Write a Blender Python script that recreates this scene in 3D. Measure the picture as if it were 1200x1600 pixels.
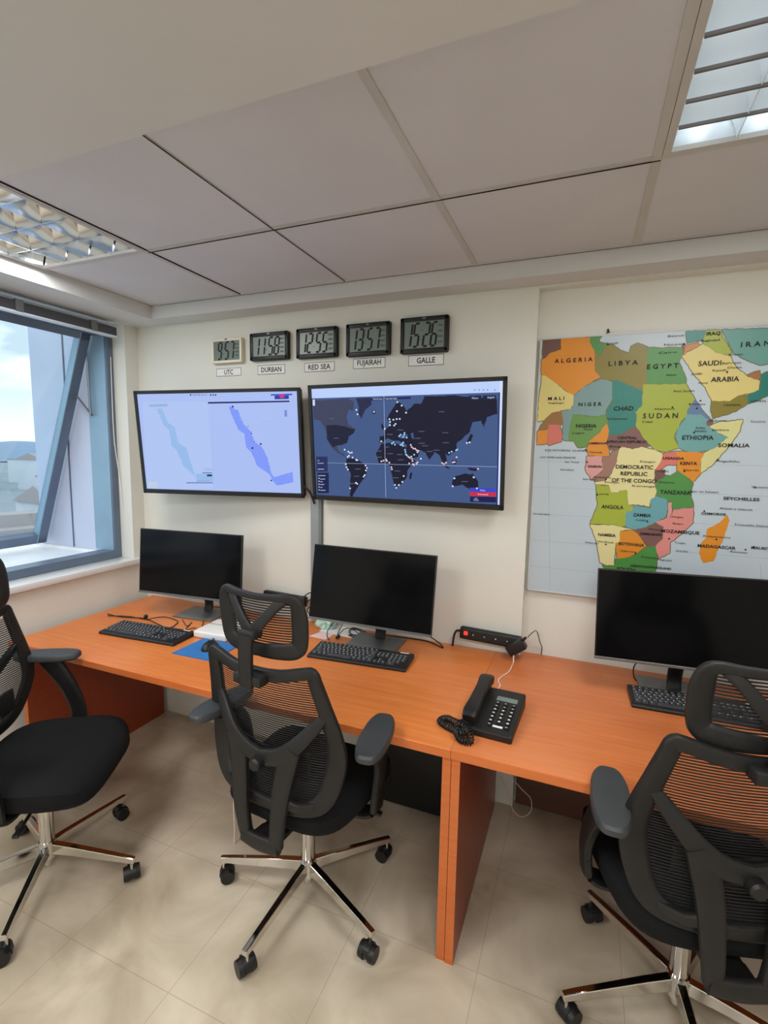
import bpy, bmesh, math, random
from mathutils import Vector, Matrix
random.seed(7)
PI = math.pi
R = math.radians
scene = bpy.context.scene
COL = scene.collection
for o in list(bpy.data.objects):
    bpy.data.objects.remove(o)

# ------------------------------------------------------------------ camera
CAM = (0.2262, -2.2625, 1.6703)
YAW, PITCH, ROLL, FPX = 0.38502, 0.11965, 0.01749, 770.66
_f = Vector((-math.sin(YAW)*math.cos(PITCH), math.cos(YAW)*math.cos(PITCH), -math.sin(PITCH)))
_r0 = Vector((math.cos(YAW), math.sin(YAW), 0)); _u0 = _r0.cross(_f)
_r = math.cos(ROLL)*_r0 + math.sin(ROLL)*_u0
_u = -math.sin(ROLL)*_r0 + math.cos(ROLL)*_u0
cd = bpy.data.cameras.new('camera'); cam = bpy.data.objects.new('camera', cd); COL.objects.link(cam)
m = Matrix.Identity(4)
for i in range(3):
    m[i][0] = _r[i]; m[i][1] = _u[i]; m[i][2] = -_f[i]; m[i][3] = CAM[i]
cam.matrix_world = m
cd.sensor_fit = 'VERTICAL'; cd.sensor_height = 32.0; cd.lens = FPX/1600*32.0
cd.clip_start = 0.02; cd.clip_end = 3000
scene.camera = cam
vs = scene.view_settings
vs.view_transform = 'Standard'; vs.look = 'None'; vs.gamma = 1; vs.exposure = 0.0; vs.use_curve_mapping = False

# ------------------------------------------------------------------ world
SKY = 3.5
world = bpy.data.worlds.new('world'); scene.world = world; world.use_nodes = True
nt = world.node_tree; nt.nodes.clear()
def N(nt, t, **k):
    n = nt.nodes.new(t)
    for a, b in k.items(): setattr(n, a, b)
    return n
tc = N(nt, 'ShaderNodeTexCoord'); sx = N(nt, 'ShaderNodeSeparateXYZ')
nt.links.new(tc.outputs['Generated'], sx.inputs[0])
mp = N(nt, 'ShaderNodeMapping'); mp.inputs['Scale'].default_value = (2.2, 2.2, 7.0)
nt.links.new(tc.outputs['Generated'], mp.inputs[0])
no = N(nt, 'ShaderNodeTexNoise'); no.inputs['Scale'].default_value = 2.4; no.inputs['Detail'].default_value = 7
nt.links.new(mp.outputs[0], no.inputs['Vector'])
cr = N(nt, 'ShaderNodeValToRGB')
cr.color_ramp.elements[0].position = 0.40; cr.color_ramp.elements[0].color = (0.255, 0.30, 0.33, 1)
cr.color_ramp.elements[1].position = 0.62; cr.color_ramp.elements[1].color = (0.50, 0.54, 0.56, 1)
nt.links.new(no.outputs[0], cr.inputs[0])
gr = N(nt, 'ShaderNodeValToRGB')
gr.color_ramp.elements[0].position = 0.47; gr.color_ramp.elements[0].color = (0.50, 0.52, 0.50, 1)
gr.color_ramp.elements[1].position = 0.50; gr.color_ramp.elements[1].color = (0.46, 0.53, 0.58, 1)
mz = N(nt, 'ShaderNodeMath', operation='MULTIPLY_ADD'); mz.inputs[1].default_value = 0.5; mz.inputs[2].default_value = 0.5
nt.links.new(sx.outputs[2], mz.inputs[0]); nt.links.new(mz.outputs[0], gr.inputs[0])
fz = N(nt, 'ShaderNodeMapRange'); fz.inputs[1].default_value = 0.0; fz.inputs[2].default_value = 0.12
nt.links.new(sx.outputs[2], fz.inputs[0])
mx = N(nt, 'ShaderNodeMix', data_type='RGBA')
nt.links.new(fz.outputs[0], mx.inputs[0]); nt.links.new(gr.outputs[0], mx.inputs[6]); nt.links.new(cr.outputs[0], mx.inputs[7])
bg = N(nt, 'ShaderNodeBackground'); bg.inputs[1].default_value = SKY
nt.links.new(mx.outputs[2], bg.inputs[0])
wo = N(nt, 'ShaderNodeOutputWorld'); nt.links.new(bg.outputs[0], wo.inputs[0])

# large soft lamps: unseen ceiling fittings added behind the camera for fill, hung just under their louvres
LAMPS_FILL = [(-1.2, -2.35), (0.6, -2.6), (-1.2, -4.0), (0.6, -4.0)]
P_FILL, P_LEFT, P_RIGHT = 22.0, 13.0, 13.0
def area(name, loc, sx_, sy_, power, colour):
    l = bpy.data.lights.new(name, 'AREA'); l.shape = 'RECTANGLE'; l.size = sx_; l.size_y = sy_
    l.energy = power; l.color = colour
    o = bpy.data.objects.new(name, l); COL.objects.link(o); o.location = loc
    return o
WARM = (1.0, 0.98, 0.945)
for x, y in LAMPS_FILL: area('ceiling_lamp_light', (x, y, 2.335), 0.56, 0.56, P_FILL, WARM)  # added fill lights, unseen behind the camera
area('ceiling_lamp_light', (-1.75, -1.0, 2.435), 0.55, 0.55, P_LEFT, (1, 0.98, 0.95))
area('ceiling_lamp_light', (0.66, -1.0, 2.435), 0.55, 0.55, P_RIGHT, (1, 0.98, 0.95))

# ------------------------------------------------------------------ materials
def lin(c):
    c = c/255.0
    return c/12.92 if c <= 0.04045 else ((c+0.055)/1.055)**2.4
def rgb(r, g, b): return (lin(r), lin(g), lin(b), 1)
def mat(name, c, rough=0.5, metal=0.0, var=0.06, scale=6.0, bump=0.0, bscale=200.0, spec=0.5, emit=None, estr=1.0, stretch=None, coat=0.0):
    m = bpy.data.materials.new(name); m.use_nodes = True
    t = m.node_tree; b = t.nodes['Principled BSDF']
    b.inputs['Roughness'].default_value = rough; b.inputs['Metallic'].default_value = metal
    b.inputs['Specular IOR Level'].default_value = spec; b.inputs['Coat Weight'].default_value = coat
    tcn = N(t, 'ShaderNodeTexCoord'); src = tcn.outputs['Object']
    if stretch:
        mpn = N(t, 'ShaderNodeMapping'); mpn.inputs['Scale'].default_value = stretch
        t.links.new(src, mpn.inputs[0]); src = mpn.outputs[0]
    nz = N(t, 'ShaderNodeTexNoise'); nz.inputs['Scale'].default_value = scale; nz.inputs['Detail'].default_value = 5
    t.links.new(src, nz.inputs['Vector'])
    rp = N(t, 'ShaderNodeValToRGB'); e = rp.color_ramp.elements
    e[0].position = 0.3; e[1].position = 0.7
    e[0].color = tuple(x*(1-var) for x in c[:3])+(1,); e[1].color = tuple(min(1, x*(1+var)) for x in c[:3])+(1,)
    t.links.new(nz.outputs[0], rp.inputs[0]); t.links.new(rp.outputs[0], b.inputs['Base Color'])
    if bump:
        n2 = N(t, 'ShaderNodeTexNoise'); n2.inputs['Scale'].default_value = bscale
        t.links.new(src, n2.inputs['Vector'])
        bp = N(t, 'ShaderNodeBump'); bp.inputs['Strength'].default_value = bump; bp.inputs['Distance'].default_value = 0.002
        t.links.new(n2.outputs[0], bp.inputs['Height']); t.links.new(bp.outputs[0], b.inputs['Normal'])
    if emit:
        b.inputs['Emission Color'].default_value = emit; b.inputs['Emission Strength'].default_value = estr
    return m
M = {}
M['wall'] = mat('wall_paint', rgb(221, 221, 213), 0.62, var=0.02, scale=2.5, bump=0.15, bscale=60)
M['soffit'] = mat('ceiling_paint', rgb(206, 208, 208), 0.7, var=0.02, scale=2, bump=0.1, bscale=60)
M['tile'] = mat('ceiling_tile', rgb(204, 206, 212), 0.85, var=0.03, scale=3, bump=0.3, bscale=300)
M['tbar'] = mat('grid_metal', rgb(190, 190, 188), 0.6)
M['edge_dark'] = mat('louvre_edge', rgb(104, 98, 98), 0.5)
M['gap'] = mat('shadow_gap', rgb(30, 22, 20), 0.9)
M['sill'] = mat('sill_marble', rgb(226, 228, 228), 0.18, var=0.03, scale=5)
M['frame'] = mat('window_aluminium', rgb(104, 118, 138), 0.38, metal=0.3)
M['framel'] = mat('window_aluminium_pale', rgb(140, 170, 192), 0.4, metal=0.2)
M['clad'] = mat('cladding_panel', rgb(196, 204, 226), 0.45, var=0.02)
M['clad_joint'] = mat('cladding_joint', rgb(96, 100, 120), 0.6)
M['ledge'] = mat('ledge_white', rgb(236, 240, 244), 0.5)
M['rail'] = mat('blind_rail_dark', rgb(74, 74, 80), 0.4, metal=0.3)
M['railw'] = mat('blind_rail_white', rgb(210, 220, 232), 0.35)
M['black'] = mat('black_plastic', rgb(26, 26, 27), 0.42, spec=0.4, var=0.1, scale=30, bump=0.15, bscale=500)
M['grey_plastic'] = mat('charcoal_plastic', rgb(32, 31, 31), 0.5, spec=0.35, var=0.08, scale=20, bump=0.2, bscale=500)
M['arm'] = mat('armrest_rubber', rgb(52, 55, 58), 0.5, var=0.06, scale=15, bump=0.2, bscale=600)
M['fabric'] = mat('seat_fabric', rgb(24, 25, 27), 0.95, var=0.2, scale=200, bump=0.8, bscale=900, spec=0.2)
M['chrome'] = mat('chrome', rgb(215, 212, 208), 0.08, metal=1.0, var=0.02)
M['steel'] = mat('brushed_grey', rgb(120, 124, 126), 0.35, metal=0.6, stretch=(1, 40, 1))
M['screen'] = mat('dark_screen', rgb(7, 7, 10), 0.16, var=0.02, spec=0.2)
M['keycap'] = mat('keycap', rgb(60, 63, 69), 0.4, var=0.05)
M['legend'] = mat('key_legend', rgb(215, 215, 212), 0.6)
M['blue_pad'] = mat('mouse_pad_cloth', rgb(44, 112, 178), 0.85, var=0.06, scale=60, bump=0.3, bscale=800)
M['white'] = mat('white_plastic', rgb(232, 230, 226), 0.35, var=0.02)
M['paper'] = mat('paper', rgb(236, 236, 234), 0.8, var=0.01)
M['pinkpaper'] = mat('pink_paper', rgb(238, 206, 206), 0.8, var=0.01)
M['greenglass'] = mat('pale_green_plastic', rgb(186, 222, 206), 0.25, var=0.05)
M['cream'] = mat('cream_plastic', rgb(232, 224, 202), 0.4)
M['lcd'] = mat('lcd_grey', rgb(112, 126, 120), 0.3, var=0.04, scale=10)
M['ink'] = mat('ink', rgb(16, 18, 20), 0.7)
M['faint'] = mat('faint_lcd', rgb(84, 94, 92), 0.6)
M['louvre'] = mat('louvre_aluminium', rgb(234, 236, 240), 0.12, metal=1.0, var=0.02)
M['satin'] = mat('satin_louvre', rgb(222, 232, 240), 0.34, metal=0.25, var=0.03)
M['tube'] = mat('fluorescent_tube', rgb(240, 240, 230), 0.3, emit=(1, 0.99, 0.95, 1), estr=6.5)
M['tube_fill'] = mat('fill_lamp_tube', rgb(240, 240, 230), 0.3, emit=(1, 0.93, 0.80, 1), estr=6)
M['redlight'] = mat('red_switch', rgb(150, 10, 10), 0.3, emit=(1, 0.03, 0.02, 1), estr=2.0)
M['conduit'] = mat('conduit_grey', rgb(150, 156, 158), 0.35, metal=0.2)
M['wcable'] = mat('white_cable', rgb(228, 206, 196), 0.5)
M['bcable'] = mat('black_cable', rgb(22, 21, 22), 0.45)
M['map_sea'] = mat('map_sea', rgb(184, 198, 208), 0.36, var=0.03, scale=1.5)
M['map_edge'] = mat('map_edge', rgb(196, 200, 202), 0.4)
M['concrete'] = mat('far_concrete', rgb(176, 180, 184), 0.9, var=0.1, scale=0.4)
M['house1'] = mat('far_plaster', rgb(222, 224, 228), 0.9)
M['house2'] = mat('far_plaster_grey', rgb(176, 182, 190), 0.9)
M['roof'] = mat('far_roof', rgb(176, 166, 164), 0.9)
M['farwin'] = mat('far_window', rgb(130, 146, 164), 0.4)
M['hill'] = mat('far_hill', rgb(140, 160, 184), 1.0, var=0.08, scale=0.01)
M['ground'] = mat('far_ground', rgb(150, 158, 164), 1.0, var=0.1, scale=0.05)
M['dark_wall'] = mat('room_wall_far', rgb(200, 192, 176), 0.8)

def wood(name, a, b_):
    m = bpy.data.materials.new(name); m.use_nodes = True; t = m.node_tree; p = t.nodes['Principled BSDF']
    p.inputs['Roughness'].default_value = 0.33; p.inputs['Specular IOR Level'].default_value = 0.45
    tcn = N(t, 'ShaderNodeTexCoord'); mpn = N(t, 'ShaderNodeMapping'); mpn.inputs['Scale'].default_value = (1.3, 22, 22)
    t.links.new(tcn.outputs['Object'], mpn.inputs[0])
    n1 = N(t, 'ShaderNodeTexNoise'); n1.inputs['Scale'].default_value = 2.6; n1.inputs['Detail'].default_value = 8; n1.inputs['Distortion'].default_value = 0.6
    t.links.new(mpn.outputs[0], n1.inputs['Vector'])
    n3 = N(t, 'ShaderNodeTexNoise'); n3.inputs['Scale'].default_value = 2.0
    t.links.new(tcn.outputs['Object'], n3.inputs['Vector'])
    ad = N(t, 'ShaderNodeMath', operation='MULTIPLY_ADD'); ad.inputs[1].default_value = 0.5
    t.links.new(n3.outputs[0], ad.inputs[0]); 
    hf = N(t, 'ShaderNodeMath', operation='MULTIPLY'); hf.inputs[1].default_value = 0.5
    t.links.new(n1.outputs[0], hf.inputs[0]); t.links.new(hf.outputs[0], ad.inputs[2])
    rp = N(t, 'ShaderNodeValToRGB'); e = rp.color_ramp.elements; e[0].position = 0.36; e[1].position = 0.64
    e[0].color = a; e[1].color = b_
    t.links.new(ad.outputs[0], rp.inputs[0]); t.links.new(rp.outputs[0], p.inputs['Base Color'])
    return m
M['wood'] = wood('cherry_veneer', rgb(206, 112, 50), rgb(222, 134, 70))
M['wood2'] = wood('cherry_veneer_duller', rgb(200, 110, 58), rgb(216, 130, 78))
M['wood_edge'] = wood('cherry_edge_band', rgb(192, 98, 46), rgb(206, 114, 58))
M['wood_shade'] = wood('under_desk_shade', rgb(82, 52, 44), rgb(98, 64, 54))  # shade under the right-hand desk put into the colour
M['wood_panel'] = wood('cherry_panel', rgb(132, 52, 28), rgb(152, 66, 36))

def floor_mat():
    m = bpy.data.materials.new('floor_tiles'); m.use_nodes = True; t = m.node_tree; p = t.nodes['Principled BSDF']
    p.inputs['Roughness'].default_value = 0.34; p.inputs['Specular IOR Level'].default_value = 0.4
    tcn = N(t, 'ShaderNodeTexCoord'); s = N(t, 'ShaderNodeSeparateXYZ'); t.links.new(tcn.outputs['Object'], s.inputs[0])
    def joint(out, off, size, w):
        a = N(t, 'ShaderNodeMath', operation='ADD'); a.inputs[1].default_value = off+100*size
        t.links.new(out, a.inputs[0])
        mo = N(t, 'ShaderNodeMath', operation='PINGPONG'); mo.inputs[1].default_value = size/2
        t.links.new(a.outputs[0], mo.inputs[0])
        lt = N(t, 'ShaderNodeMath', operation='LESS_THAN'); lt.inputs[1].default_value = w
        t.links.new(mo.outputs[0], lt.inputs[0]); return lt.outputs[0]
    jx = joint(s.outputs[0], 0.0, 0.435, 0.0014); jy = joint(s.outputs[1], 0.83, 0.435, 0.0014)
    mxj = N(t, 'ShaderNodeMath', operation='MAXIMUM'); t.links.new(jx, mxj.inputs[0]); t.links.new(jy, mxj.inputs[1])
    n1 = N(t, 'ShaderNodeTexNoise'); n1.inputs['Scale'].default_value = 3.2; n1.inputs['Detail'].default_value = 6; n1.inputs['Distortion'].default_value = 0.8
    t.links.new(tcn.outputs['Object'], n1.inputs['Vector'])
    rp = N(t, 'ShaderNodeValToRGB'); e = rp.color_ramp.elements; e[0].position = 0.32; e[1].position = 0.68
    e[0].color = rgb(168, 154, 133); e[1].color = rgb(211, 199, 179)
    t.links.new(n1.outputs[0], rp.inputs[0])
    mxc = N(t, 'ShaderNodeMix', data_type='RGBA'); mxc.inputs[7].default_value = rgb(140, 122, 100)
    jm = N(t, 'ShaderNodeMath', operation='MULTIPLY'); jm.inputs[1].default_value = 0.45
    t.links.new(mxj.outputs[0], jm.inputs[0])
    t.links.new(jm.outputs[0], mxc.inputs[0]); t.links.new(rp.outputs[0], mxc.inputs[6]); t.links.new(mxc.outputs[2], p.inputs['Base Color'])
    return m
M['floor'] = floor_mat()

def mesh_cloth():
    m = bpy.data.materials.new('chair_mesh_cloth'); m.use_nodes = True; t = m.node_tree; p = t.nodes['Principled BSDF']
    p.inputs['Base Color'].default_value = rgb(26, 26, 28); p.inputs['Roughness'].default_value = 0.8
    tcn = N(t, 'ShaderNodeTexCoord'); s = N(t, 'ShaderNodeSeparateXYZ'); t.links.new(tcn.outputs['Object'], s.inputs[0])
    mo = N(t, 'ShaderNodeMath', operation='PINGPONG'); mo.inputs[1].default_value = 0.0042
    t.links.new(s.outputs[2], mo.inputs[0])
    gt = N(t, 'ShaderNodeMath', operation='GREATER_THAN'); gt.inputs[1].default_value = 0.0023
    t.links.new(mo.outputs[0], gt.inputs[0])
    ml = N(t, 'ShaderNodeMath', operation='MULTIPLY'); ml.inputs[1].default_value = 0.85
    t.links.new(gt.outputs[0], ml.inputs[0])
    tr = N(t, 'ShaderNodeBsdfTransparent'); mxs = N(t, 'ShaderNodeMixShader')
    t.links.new(ml.outputs[0], mxs.inputs[0]); t.links.new(p.outputs[0], mxs.inputs[1]); t.links.new(tr.outputs[0], mxs.inputs[2])
    t.links.new(mxs.outputs[0], t.nodes['Material Output'].inputs[0])
    return m
M['mesh'] = mesh_cloth()
def glass_mat(name, tint, g):
    m = bpy.data.materials.new(name); m.use_nodes = True; t = m.node_tree; t.nodes.remove(t.nodes['Principled BSDF'])
    tr = N(t, 'ShaderNodeBsdfTransparent'); tr.inputs[0].default_value = tint
    gl = N(t, 'ShaderNodeBsdfGlossy'); gl.inputs['Roughness'].default_value = 0.02
    mxs = N(t, 'ShaderNodeMixShader'); mxs.inputs[0].default_value = g
    t.links.new(tr.outputs[0], mxs.inputs[1]); t.links.new(gl.outputs[0], mxs.inputs[2])
    t.links.new(mxs.outputs[0], t.nodes['Material Output'].inputs[0]); return m
M['glass'] = glass_mat('window_glass', (0.88, 0.94, 0.97, 1), 0.06)
_em = {}
def emis(r, g, b, k=1.0):
    key = (r, g, b, k)
    if key not in _em:
        m = bpy.data.materials.new('screen_light'); m.use_nodes = True; p = m.node_tree.nodes['Principled BSDF']
        p.inputs['Base Color'].default_value = (0.005, 0.005, 0.006, 1); p.inputs['Roughness'].default_value = 0.35; p.inputs['Specular IOR Level'].default_value = 0.12
        p.inputs['Emission Color'].default_value = rgb(r, g, b); p.inputs['Emission Strength'].default_value = k
        _em[key] = m
    return _em[key]
_pm = {}
def pmat(r, g, b):
    if (r, g, b) not in _pm: _pm[(r, g, b)] = mat('map_print', rgb(r, g, b), 0.36, var=0.03, scale=4)
    return _pm[(r, g, b)]

# ------------------------------------------------------------------ helpers
def obj(name, bm, mats, parent=None, smooth=None, bevel=None):
    bmesh.ops.recalc_face_normals(bm, faces=bm.faces) if smooth != 'flat' else None
    me = bpy.data.meshes.new(name); bm.to_mesh(me); bm.free()
    if not isinstance(mats, (list, tuple)): mats = [mats]
    for q in mats: me.materials.append(q)
    if smooth is True:
        for p in me.polygons: p.use_smooth = True
        me.set_sharp_from_angle(angle=R(40))
    o = bpy.data.objects.new(name, me); COL.objects.link(o)
    if parent: o.parent = parent
    if bevel:
        b = o.modifiers.new('bevel', 'BEVEL'); b.width = bevel; b.segments = 2; b.limit_method = 'ANGLE'
    return o
def thing(name, label, cat, loc=(0, 0, 0), rotz=0, group=None):
    o = bpy.data.objects.new(name, None); COL.objects.link(o); o.empty_display_size = 0.05
    o.location = loc; o.rotation_euler = (0, 0, rotz); o['label'] = label; o['category'] = cat
    if group: o['group'] = group
    return o
def tag(o, label, cat, group=None):
    o['label'] = label; o['category'] = cat
    if group: o['group'] = group
    return o
def struct(name, bm, mats, label=None, smooth=None, bevel=None, parent=None):
    o = obj(name, bm, mats, parent, smooth, bevel)
    if not parent: o['kind'] = 'structure'
    if label: o['label'] = label
    return o
def BM(): return bmesh.new()
def box(bm, c, s, rot=None, mi=0):
    vs_ = bmesh.ops.create_cube(bm, size=1)['verts']
    mt = Matrix.Translation(c) @ (rot.to_4x4() if rot else Matrix.Identity(4)) @ Matrix.Diagonal((s[0], s[1], s[2], 1))
    bmesh.ops.transform(bm, matrix=mt, verts=vs_)
    for f in {f for v in vs_ for f in v.link_faces}: f.material_index = mi
    return vs_
def bx(bm, x0, x1, y0, y1, z0, z1, mi=0):
    return box(bm, ((x0+x1)/2, (y0+y1)/2, (z0+z1)/2), (abs(x1-x0), abs(y1-y0), abs(z1-z0)), mi=mi)
def rbox(bm, c, s, r=0.005, seg=2, rot=None, mi=0):
    vs_ = bmesh.ops.create_cube(bm, size=1)['verts']
    bmesh.ops.transform(bm, matrix=Matrix.Diagonal((s[0], s[1], s[2], 1)), verts=vs_)
    ed = list({e for v in vs_ for e in v.link_edges})
    rr = bmesh.ops.bevel(bm, geom=ed, offset=r, segments=seg, profile=0.5, affect='EDGES')
    allv = list({v for f in rr['faces'] for v in f.verts} | {v for v in vs_ if v.is_valid})
    mt = Matrix.Translation(c) @ (rot.to_4x4() if rot else Matrix.Identity(4))
    bmesh.ops.transform(bm, matrix=mt, verts=allv)
    for f in {f for v in allv for f in v.link_faces}: f.material_index = mi
def cyl(bm, p0, p1, r0, r1=None, n=20, mi=0, caps=True):
    r1 = r0 if r1 is None else r1
    p0 = Vector(p0); p1 = Vector(p1); d = p1-p0
    vs_ = bmesh.ops.create_cone(bm, cap_ends=caps, segments=n, radius1=r0, radius2=r1, depth=d.length)['verts']
    q = Vector((0, 0, 1)).rotation_difference(d.normalized()).to_matrix().to_4x4()
    bmesh.ops.transform(bm, matrix=Matrix.Translation((p0+p1)/2) @ q, verts=vs_)
    for f in {f for v in vs_ for f in v.link_faces}: f.material_index = mi
def smoothpath(pts, n=8, closed=False):
    pts = [Vector(p) for p in pts]; out = []; L = len(pts)
    segs = L if closed else L-1
    for i in range(segs):
        g = (lambda k: pts[k % L]) if closed else (lambda k: pts[max(0, min(L-1, k))])
        p0, p1, p2, p3 = g(i-1), g(i), g(i+1), g(i+2)
        for j in range(n):
            t = j/n
            out.append(0.5*((2*p1)+(-p0+p2)*t+(2*p0-5*p1+4*p2-p3)*t*t+(-p0+3*p1-3*p2+p3)*t**3))
    if not closed: out.append(pts[-1])
    return out
def tube(bm, pts, r, n=8, closed=False, sm=6, mi=0):
    path = smoothpath(pts, sm, closed) if sm else [Vector(p) for p in pts]
    sweep(bm, path, [(r, r)]*len(path), closed=closed, n=n, mi=mi, expo=2)
def sweep(bm, path, wt, closed=False, nrm=None, n=12, mi=0, expo=4.0):
    """sweep a superellipse (half width a across, half thickness b along nrm)"""
    L = len(path); rings = []; prevN = None
    for i, p in enumerate(path):
        if closed: T = path[(i+1) % L]-path[(i-1) % L]
        else: T = path[min(i+1, L-1)]-path[max(i-1, 0)]
        T.normalize()
        if nrm is not None: Nn = Vector(nrm)
        else:
            Nn = prevN if prevN is not None else (Vector((0, 0, 1)) if abs(T.z) < 0.9 else Vector((1, 0, 0)))
        Nn = Nn-T*Nn.dot(T)
        if Nn.length < 1e-5: Nn = Vector((0, 1, 0.01))-T*T.y
        Nn.normalize(); prevN = Nn; B = T.cross(Nn)
        a, b = wt[i] if isinstance(wt[i], tuple) else (wt[i], wt[i])
        ring = []
        for k in range(n):
            th = 2*PI*(k+0.5)/n; c, s = math.cos(th), math.sin(th)
            e = 2.0/expo
            ring.append(bm.verts.new(p+B*(a*abs(c)**e*(1 if c >= 0 else -1))+Nn*(b*abs(s)**e*(1 if s >= 0 else -1))))
        rings.append(ring)
    fs = []
    for i in range(L if closed else L-1):
        A, C2 = rings[i], rings[(i+1) % L]
        for k in range(n):
            fs.append(bm.faces.new((A[k], A[(k+1) % n], C2[(k+1) % n], C2[k])))
    if not closed:
        fs.append(bm.faces.new(rings[0][::-1])); fs.append(bm.faces.new(rings[-1]))
    for f in fs: f.material_index = mi
def band(bm, pts, a, b, sm=6, closed=False, nrm=(0, 1, 0), mi=0, n=12):
    path = smoothpath(pts, sm, closed)
    L = len(pts); wt = []
    aa = a if isinstance(a, (list, tuple)) else [a]*L
    tot = len(path)
    for i in range(tot):
        u = i/sm; k = int(u); fr = u-k
        w0 = aa[k % L]; w1 = aa[(k+1) % L] if closed else aa[min(k+1, L-1)]
        wt.append((w0+(w1-w0)*fr, b))
    sweep(bm, path, wt, closed, nrm, n, mi)
def poly(bm, pts, mi=0):
    vs_ = [bm.verts.new(p) for p in pts]
    try:
        f = bm.faces.new(vs_)
    except ValueError: return None
    f.material_index = mi
    return f
def prism(bm, pts2, z0, z1, mi=0, frame=None):
    """extrude 2-D outline (x,y) from z0 to z1; frame maps a Vector to its place"""
    fr = frame or (lambda v: v)
    a = [bm.verts.new(fr(Vector((x, y, z0)))) for x, y in pts2]; b = [bm.verts.new(fr(Vector((x, y, z1)))) for x, y in pts2]
    n = len(a); fs = [bm.faces.new(a[::-1]), bm.faces.new(b)]
    for i in range(n): fs.append(bm.faces.new((a[i], a[(i+1) % n], b[(i+1) % n], b[i])))
    for f in fs: f.material_index = mi
    return fs
def text_mesh(s, size, spacing=1.0, offset=0.0):
    cu = bpy.data.curves.new('t', 'FONT'); cu.body = s; cu.size = size; cu.align_x = 'CENTER'; cu.align_y = 'CENTER'
    cu.space_character = spacing; cu.offset = offset; cu.resolution_u = 2
    o = bpy.data.objects.new('t', cu); COL.objects.link(o)
    bpy.context.view_layer.update()
    me = bpy.data.meshes.new_from_object(o.evaluated_get(bpy.context.evaluated_depsgraph_get()))
    bpy.data.objects.remove(o); bpy.data.curves.remove(cu)
    return me
def add_text(bm, s, size, matx, mi=0, spacing=1.0, offset=0.0, sx_=1.0, maxw=None):
    me = text_mesh(s, size, spacing, offset)
    if not me.vertices: return
    xs = [v.co.x for v in me.vertices]; w = max(xs)-min(xs); cx = (max(xs)+min(xs))/2
    ys = [v.co.y for v in me.vertices]; cy = (max(ys)+min(ys))/2
    k = sx_ if not maxw else maxw/w
    vm = [bm.verts.new(matx @ Vector(((v.co.x-cx)*k, v.co.y-cy, v.co.z))) for v in me.vertices]
    for p in me.polygons:
        try: f = bm.faces.new([vm[i] for i in p.vertices])
        except ValueError: continue
        f.material_index = mi
    bpy.data.meshes.remove(me)
WALLM = Matrix(((1, 0, 0, 0), (0, 0, -1, 0), (0, 1, 0, 0), (0, 0, 0, 1)))   # text plane (x,y) -> (x, -, z), facing -Y
def wallm(x, y, z): return Matrix.Translation((x, y, z)) @ WALLM
def ray(px, py): return _f+_r*((px-600)/FPX)-_u*((py-800)/FPX)
def aty(px, py, Y):
    d = ray(px, py); t = (Y-CAM[1])/d.y; return Vector(CAM)+d*t
def atz(px, py, Z):
    d = ray(px, py); t = (Z-CAM[2])/d.z; return Vector(CAM)+d*t

# ------------------------------------------------------------------ room shell
XW, HS, HT = -2.30, 2.381, 2.451
XR, YF = 2.6, -5.2
b = BM(); bx(b, XW-0.4, XR+0.2, YF-0.2, 0.3, -0.12, 0.0); struct('floor', b, M['floor'], 'beige marbled floor tiles')
b = BM(); bx(b, XW-0.15, 0, 0, 0.25, 0, 2.7); bx(b, 0, XR+0.15, 0.05, 0.25, 0, 2.7)
bx(b, 0, XR, 0, 0.05, 2.372, 2.7)
struct('wall_back', b, M['wall'], 'off-white painted back wall, stepping back on its right half')
b = BM()
bx(b, XW-0.15, XW, YF, 0, 0, 1.0)                      # below the window
bx(b, XW-0.15, XW, -0.09, 0, 1.0, 2.7)                 # narrow pier by the corner
bx(b, XW-0.15, XW-0.10, YF, 0, 2.36, 2.7); bx(b, XW-0.15, XW, YF, -3.5, 1.0, 2.7)
struct('wall_left', b, M['wall'], 'off-white wall below and beside the window')
b = BM(); bx(b, XR, XR+0.15, YF, 0.25, 0, 2.7); struct('wall_right', b, M['wall'])
b = BM(); bx(b, XW-0.15, XR, YF-0.15, YF, 0, 2.7)
struct('wall_rear', b, M['wall'])
# ceiling: plaster band round a recessed field of tiles
XB, XBR, YB, YE = -2.047, 2.36, -0.125, -1.344
b = BM(); zt = 2.62
bx(b, XW-0.15, XR, YF, YE, HS, zt)
bx(b, XW-0.11, XB, YE, 0.0, HS, zt); bx(b, XBR, XR, YE, 0.0, HS, zt); bx(b, XB, XBR, YB, 0.0, HS, zt)
bx(b, XB, XBR, YE, YB, HT+0.12, zt)
struct('ceiling', b, M['soffit'], 'plain plaster ceiling around the recessed tiles')
TX = -1.45; TY = -0.703
cols = [TX-0.6+0.6*i for i in range(8)]
b = BM()
for i, x in enumerate(cols[1:-1]):
    if i in (1,): w = 0.003
    elif i == 0: w = 0.012
    else: w = 0.011
    bx(b, x-w, x+w, YE, YB, HT-0.002, HT+0.008)
bx(b, XB, XBR, TY-0.010, TY+0.010, HT-0.0012, HT+0.008)
bx(b, XB, XBR, YB-0.012, YB, HT-0.003, HT+0.008); bx(b, XB, XB+0.012, YE, YB, HT-0.003, HT+0.008)
struct('trim_1', b, M['tbar'], 'metal strips carrying the ceiling tiles')
b = BM()
for i, x in enumerate(cols[1:5]):
    if i > 1: continue
    wd = 0.0035
    bx(b, x+(0.012 if i != 1 else -0.002), x+(0.012 if i != 1 else -0.002)+wd, YE, YB-0.01, HT-0.0035, HT+0.004)
for y0, x0, x1 in ((TY, XB+0.6, 0.36), (YB-0.012, XB+0.05, 1.2)):
    bx(b, x0, x1, y0+0.009, y0+0.0105, HT-0.0042, HT+0.004)
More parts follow.
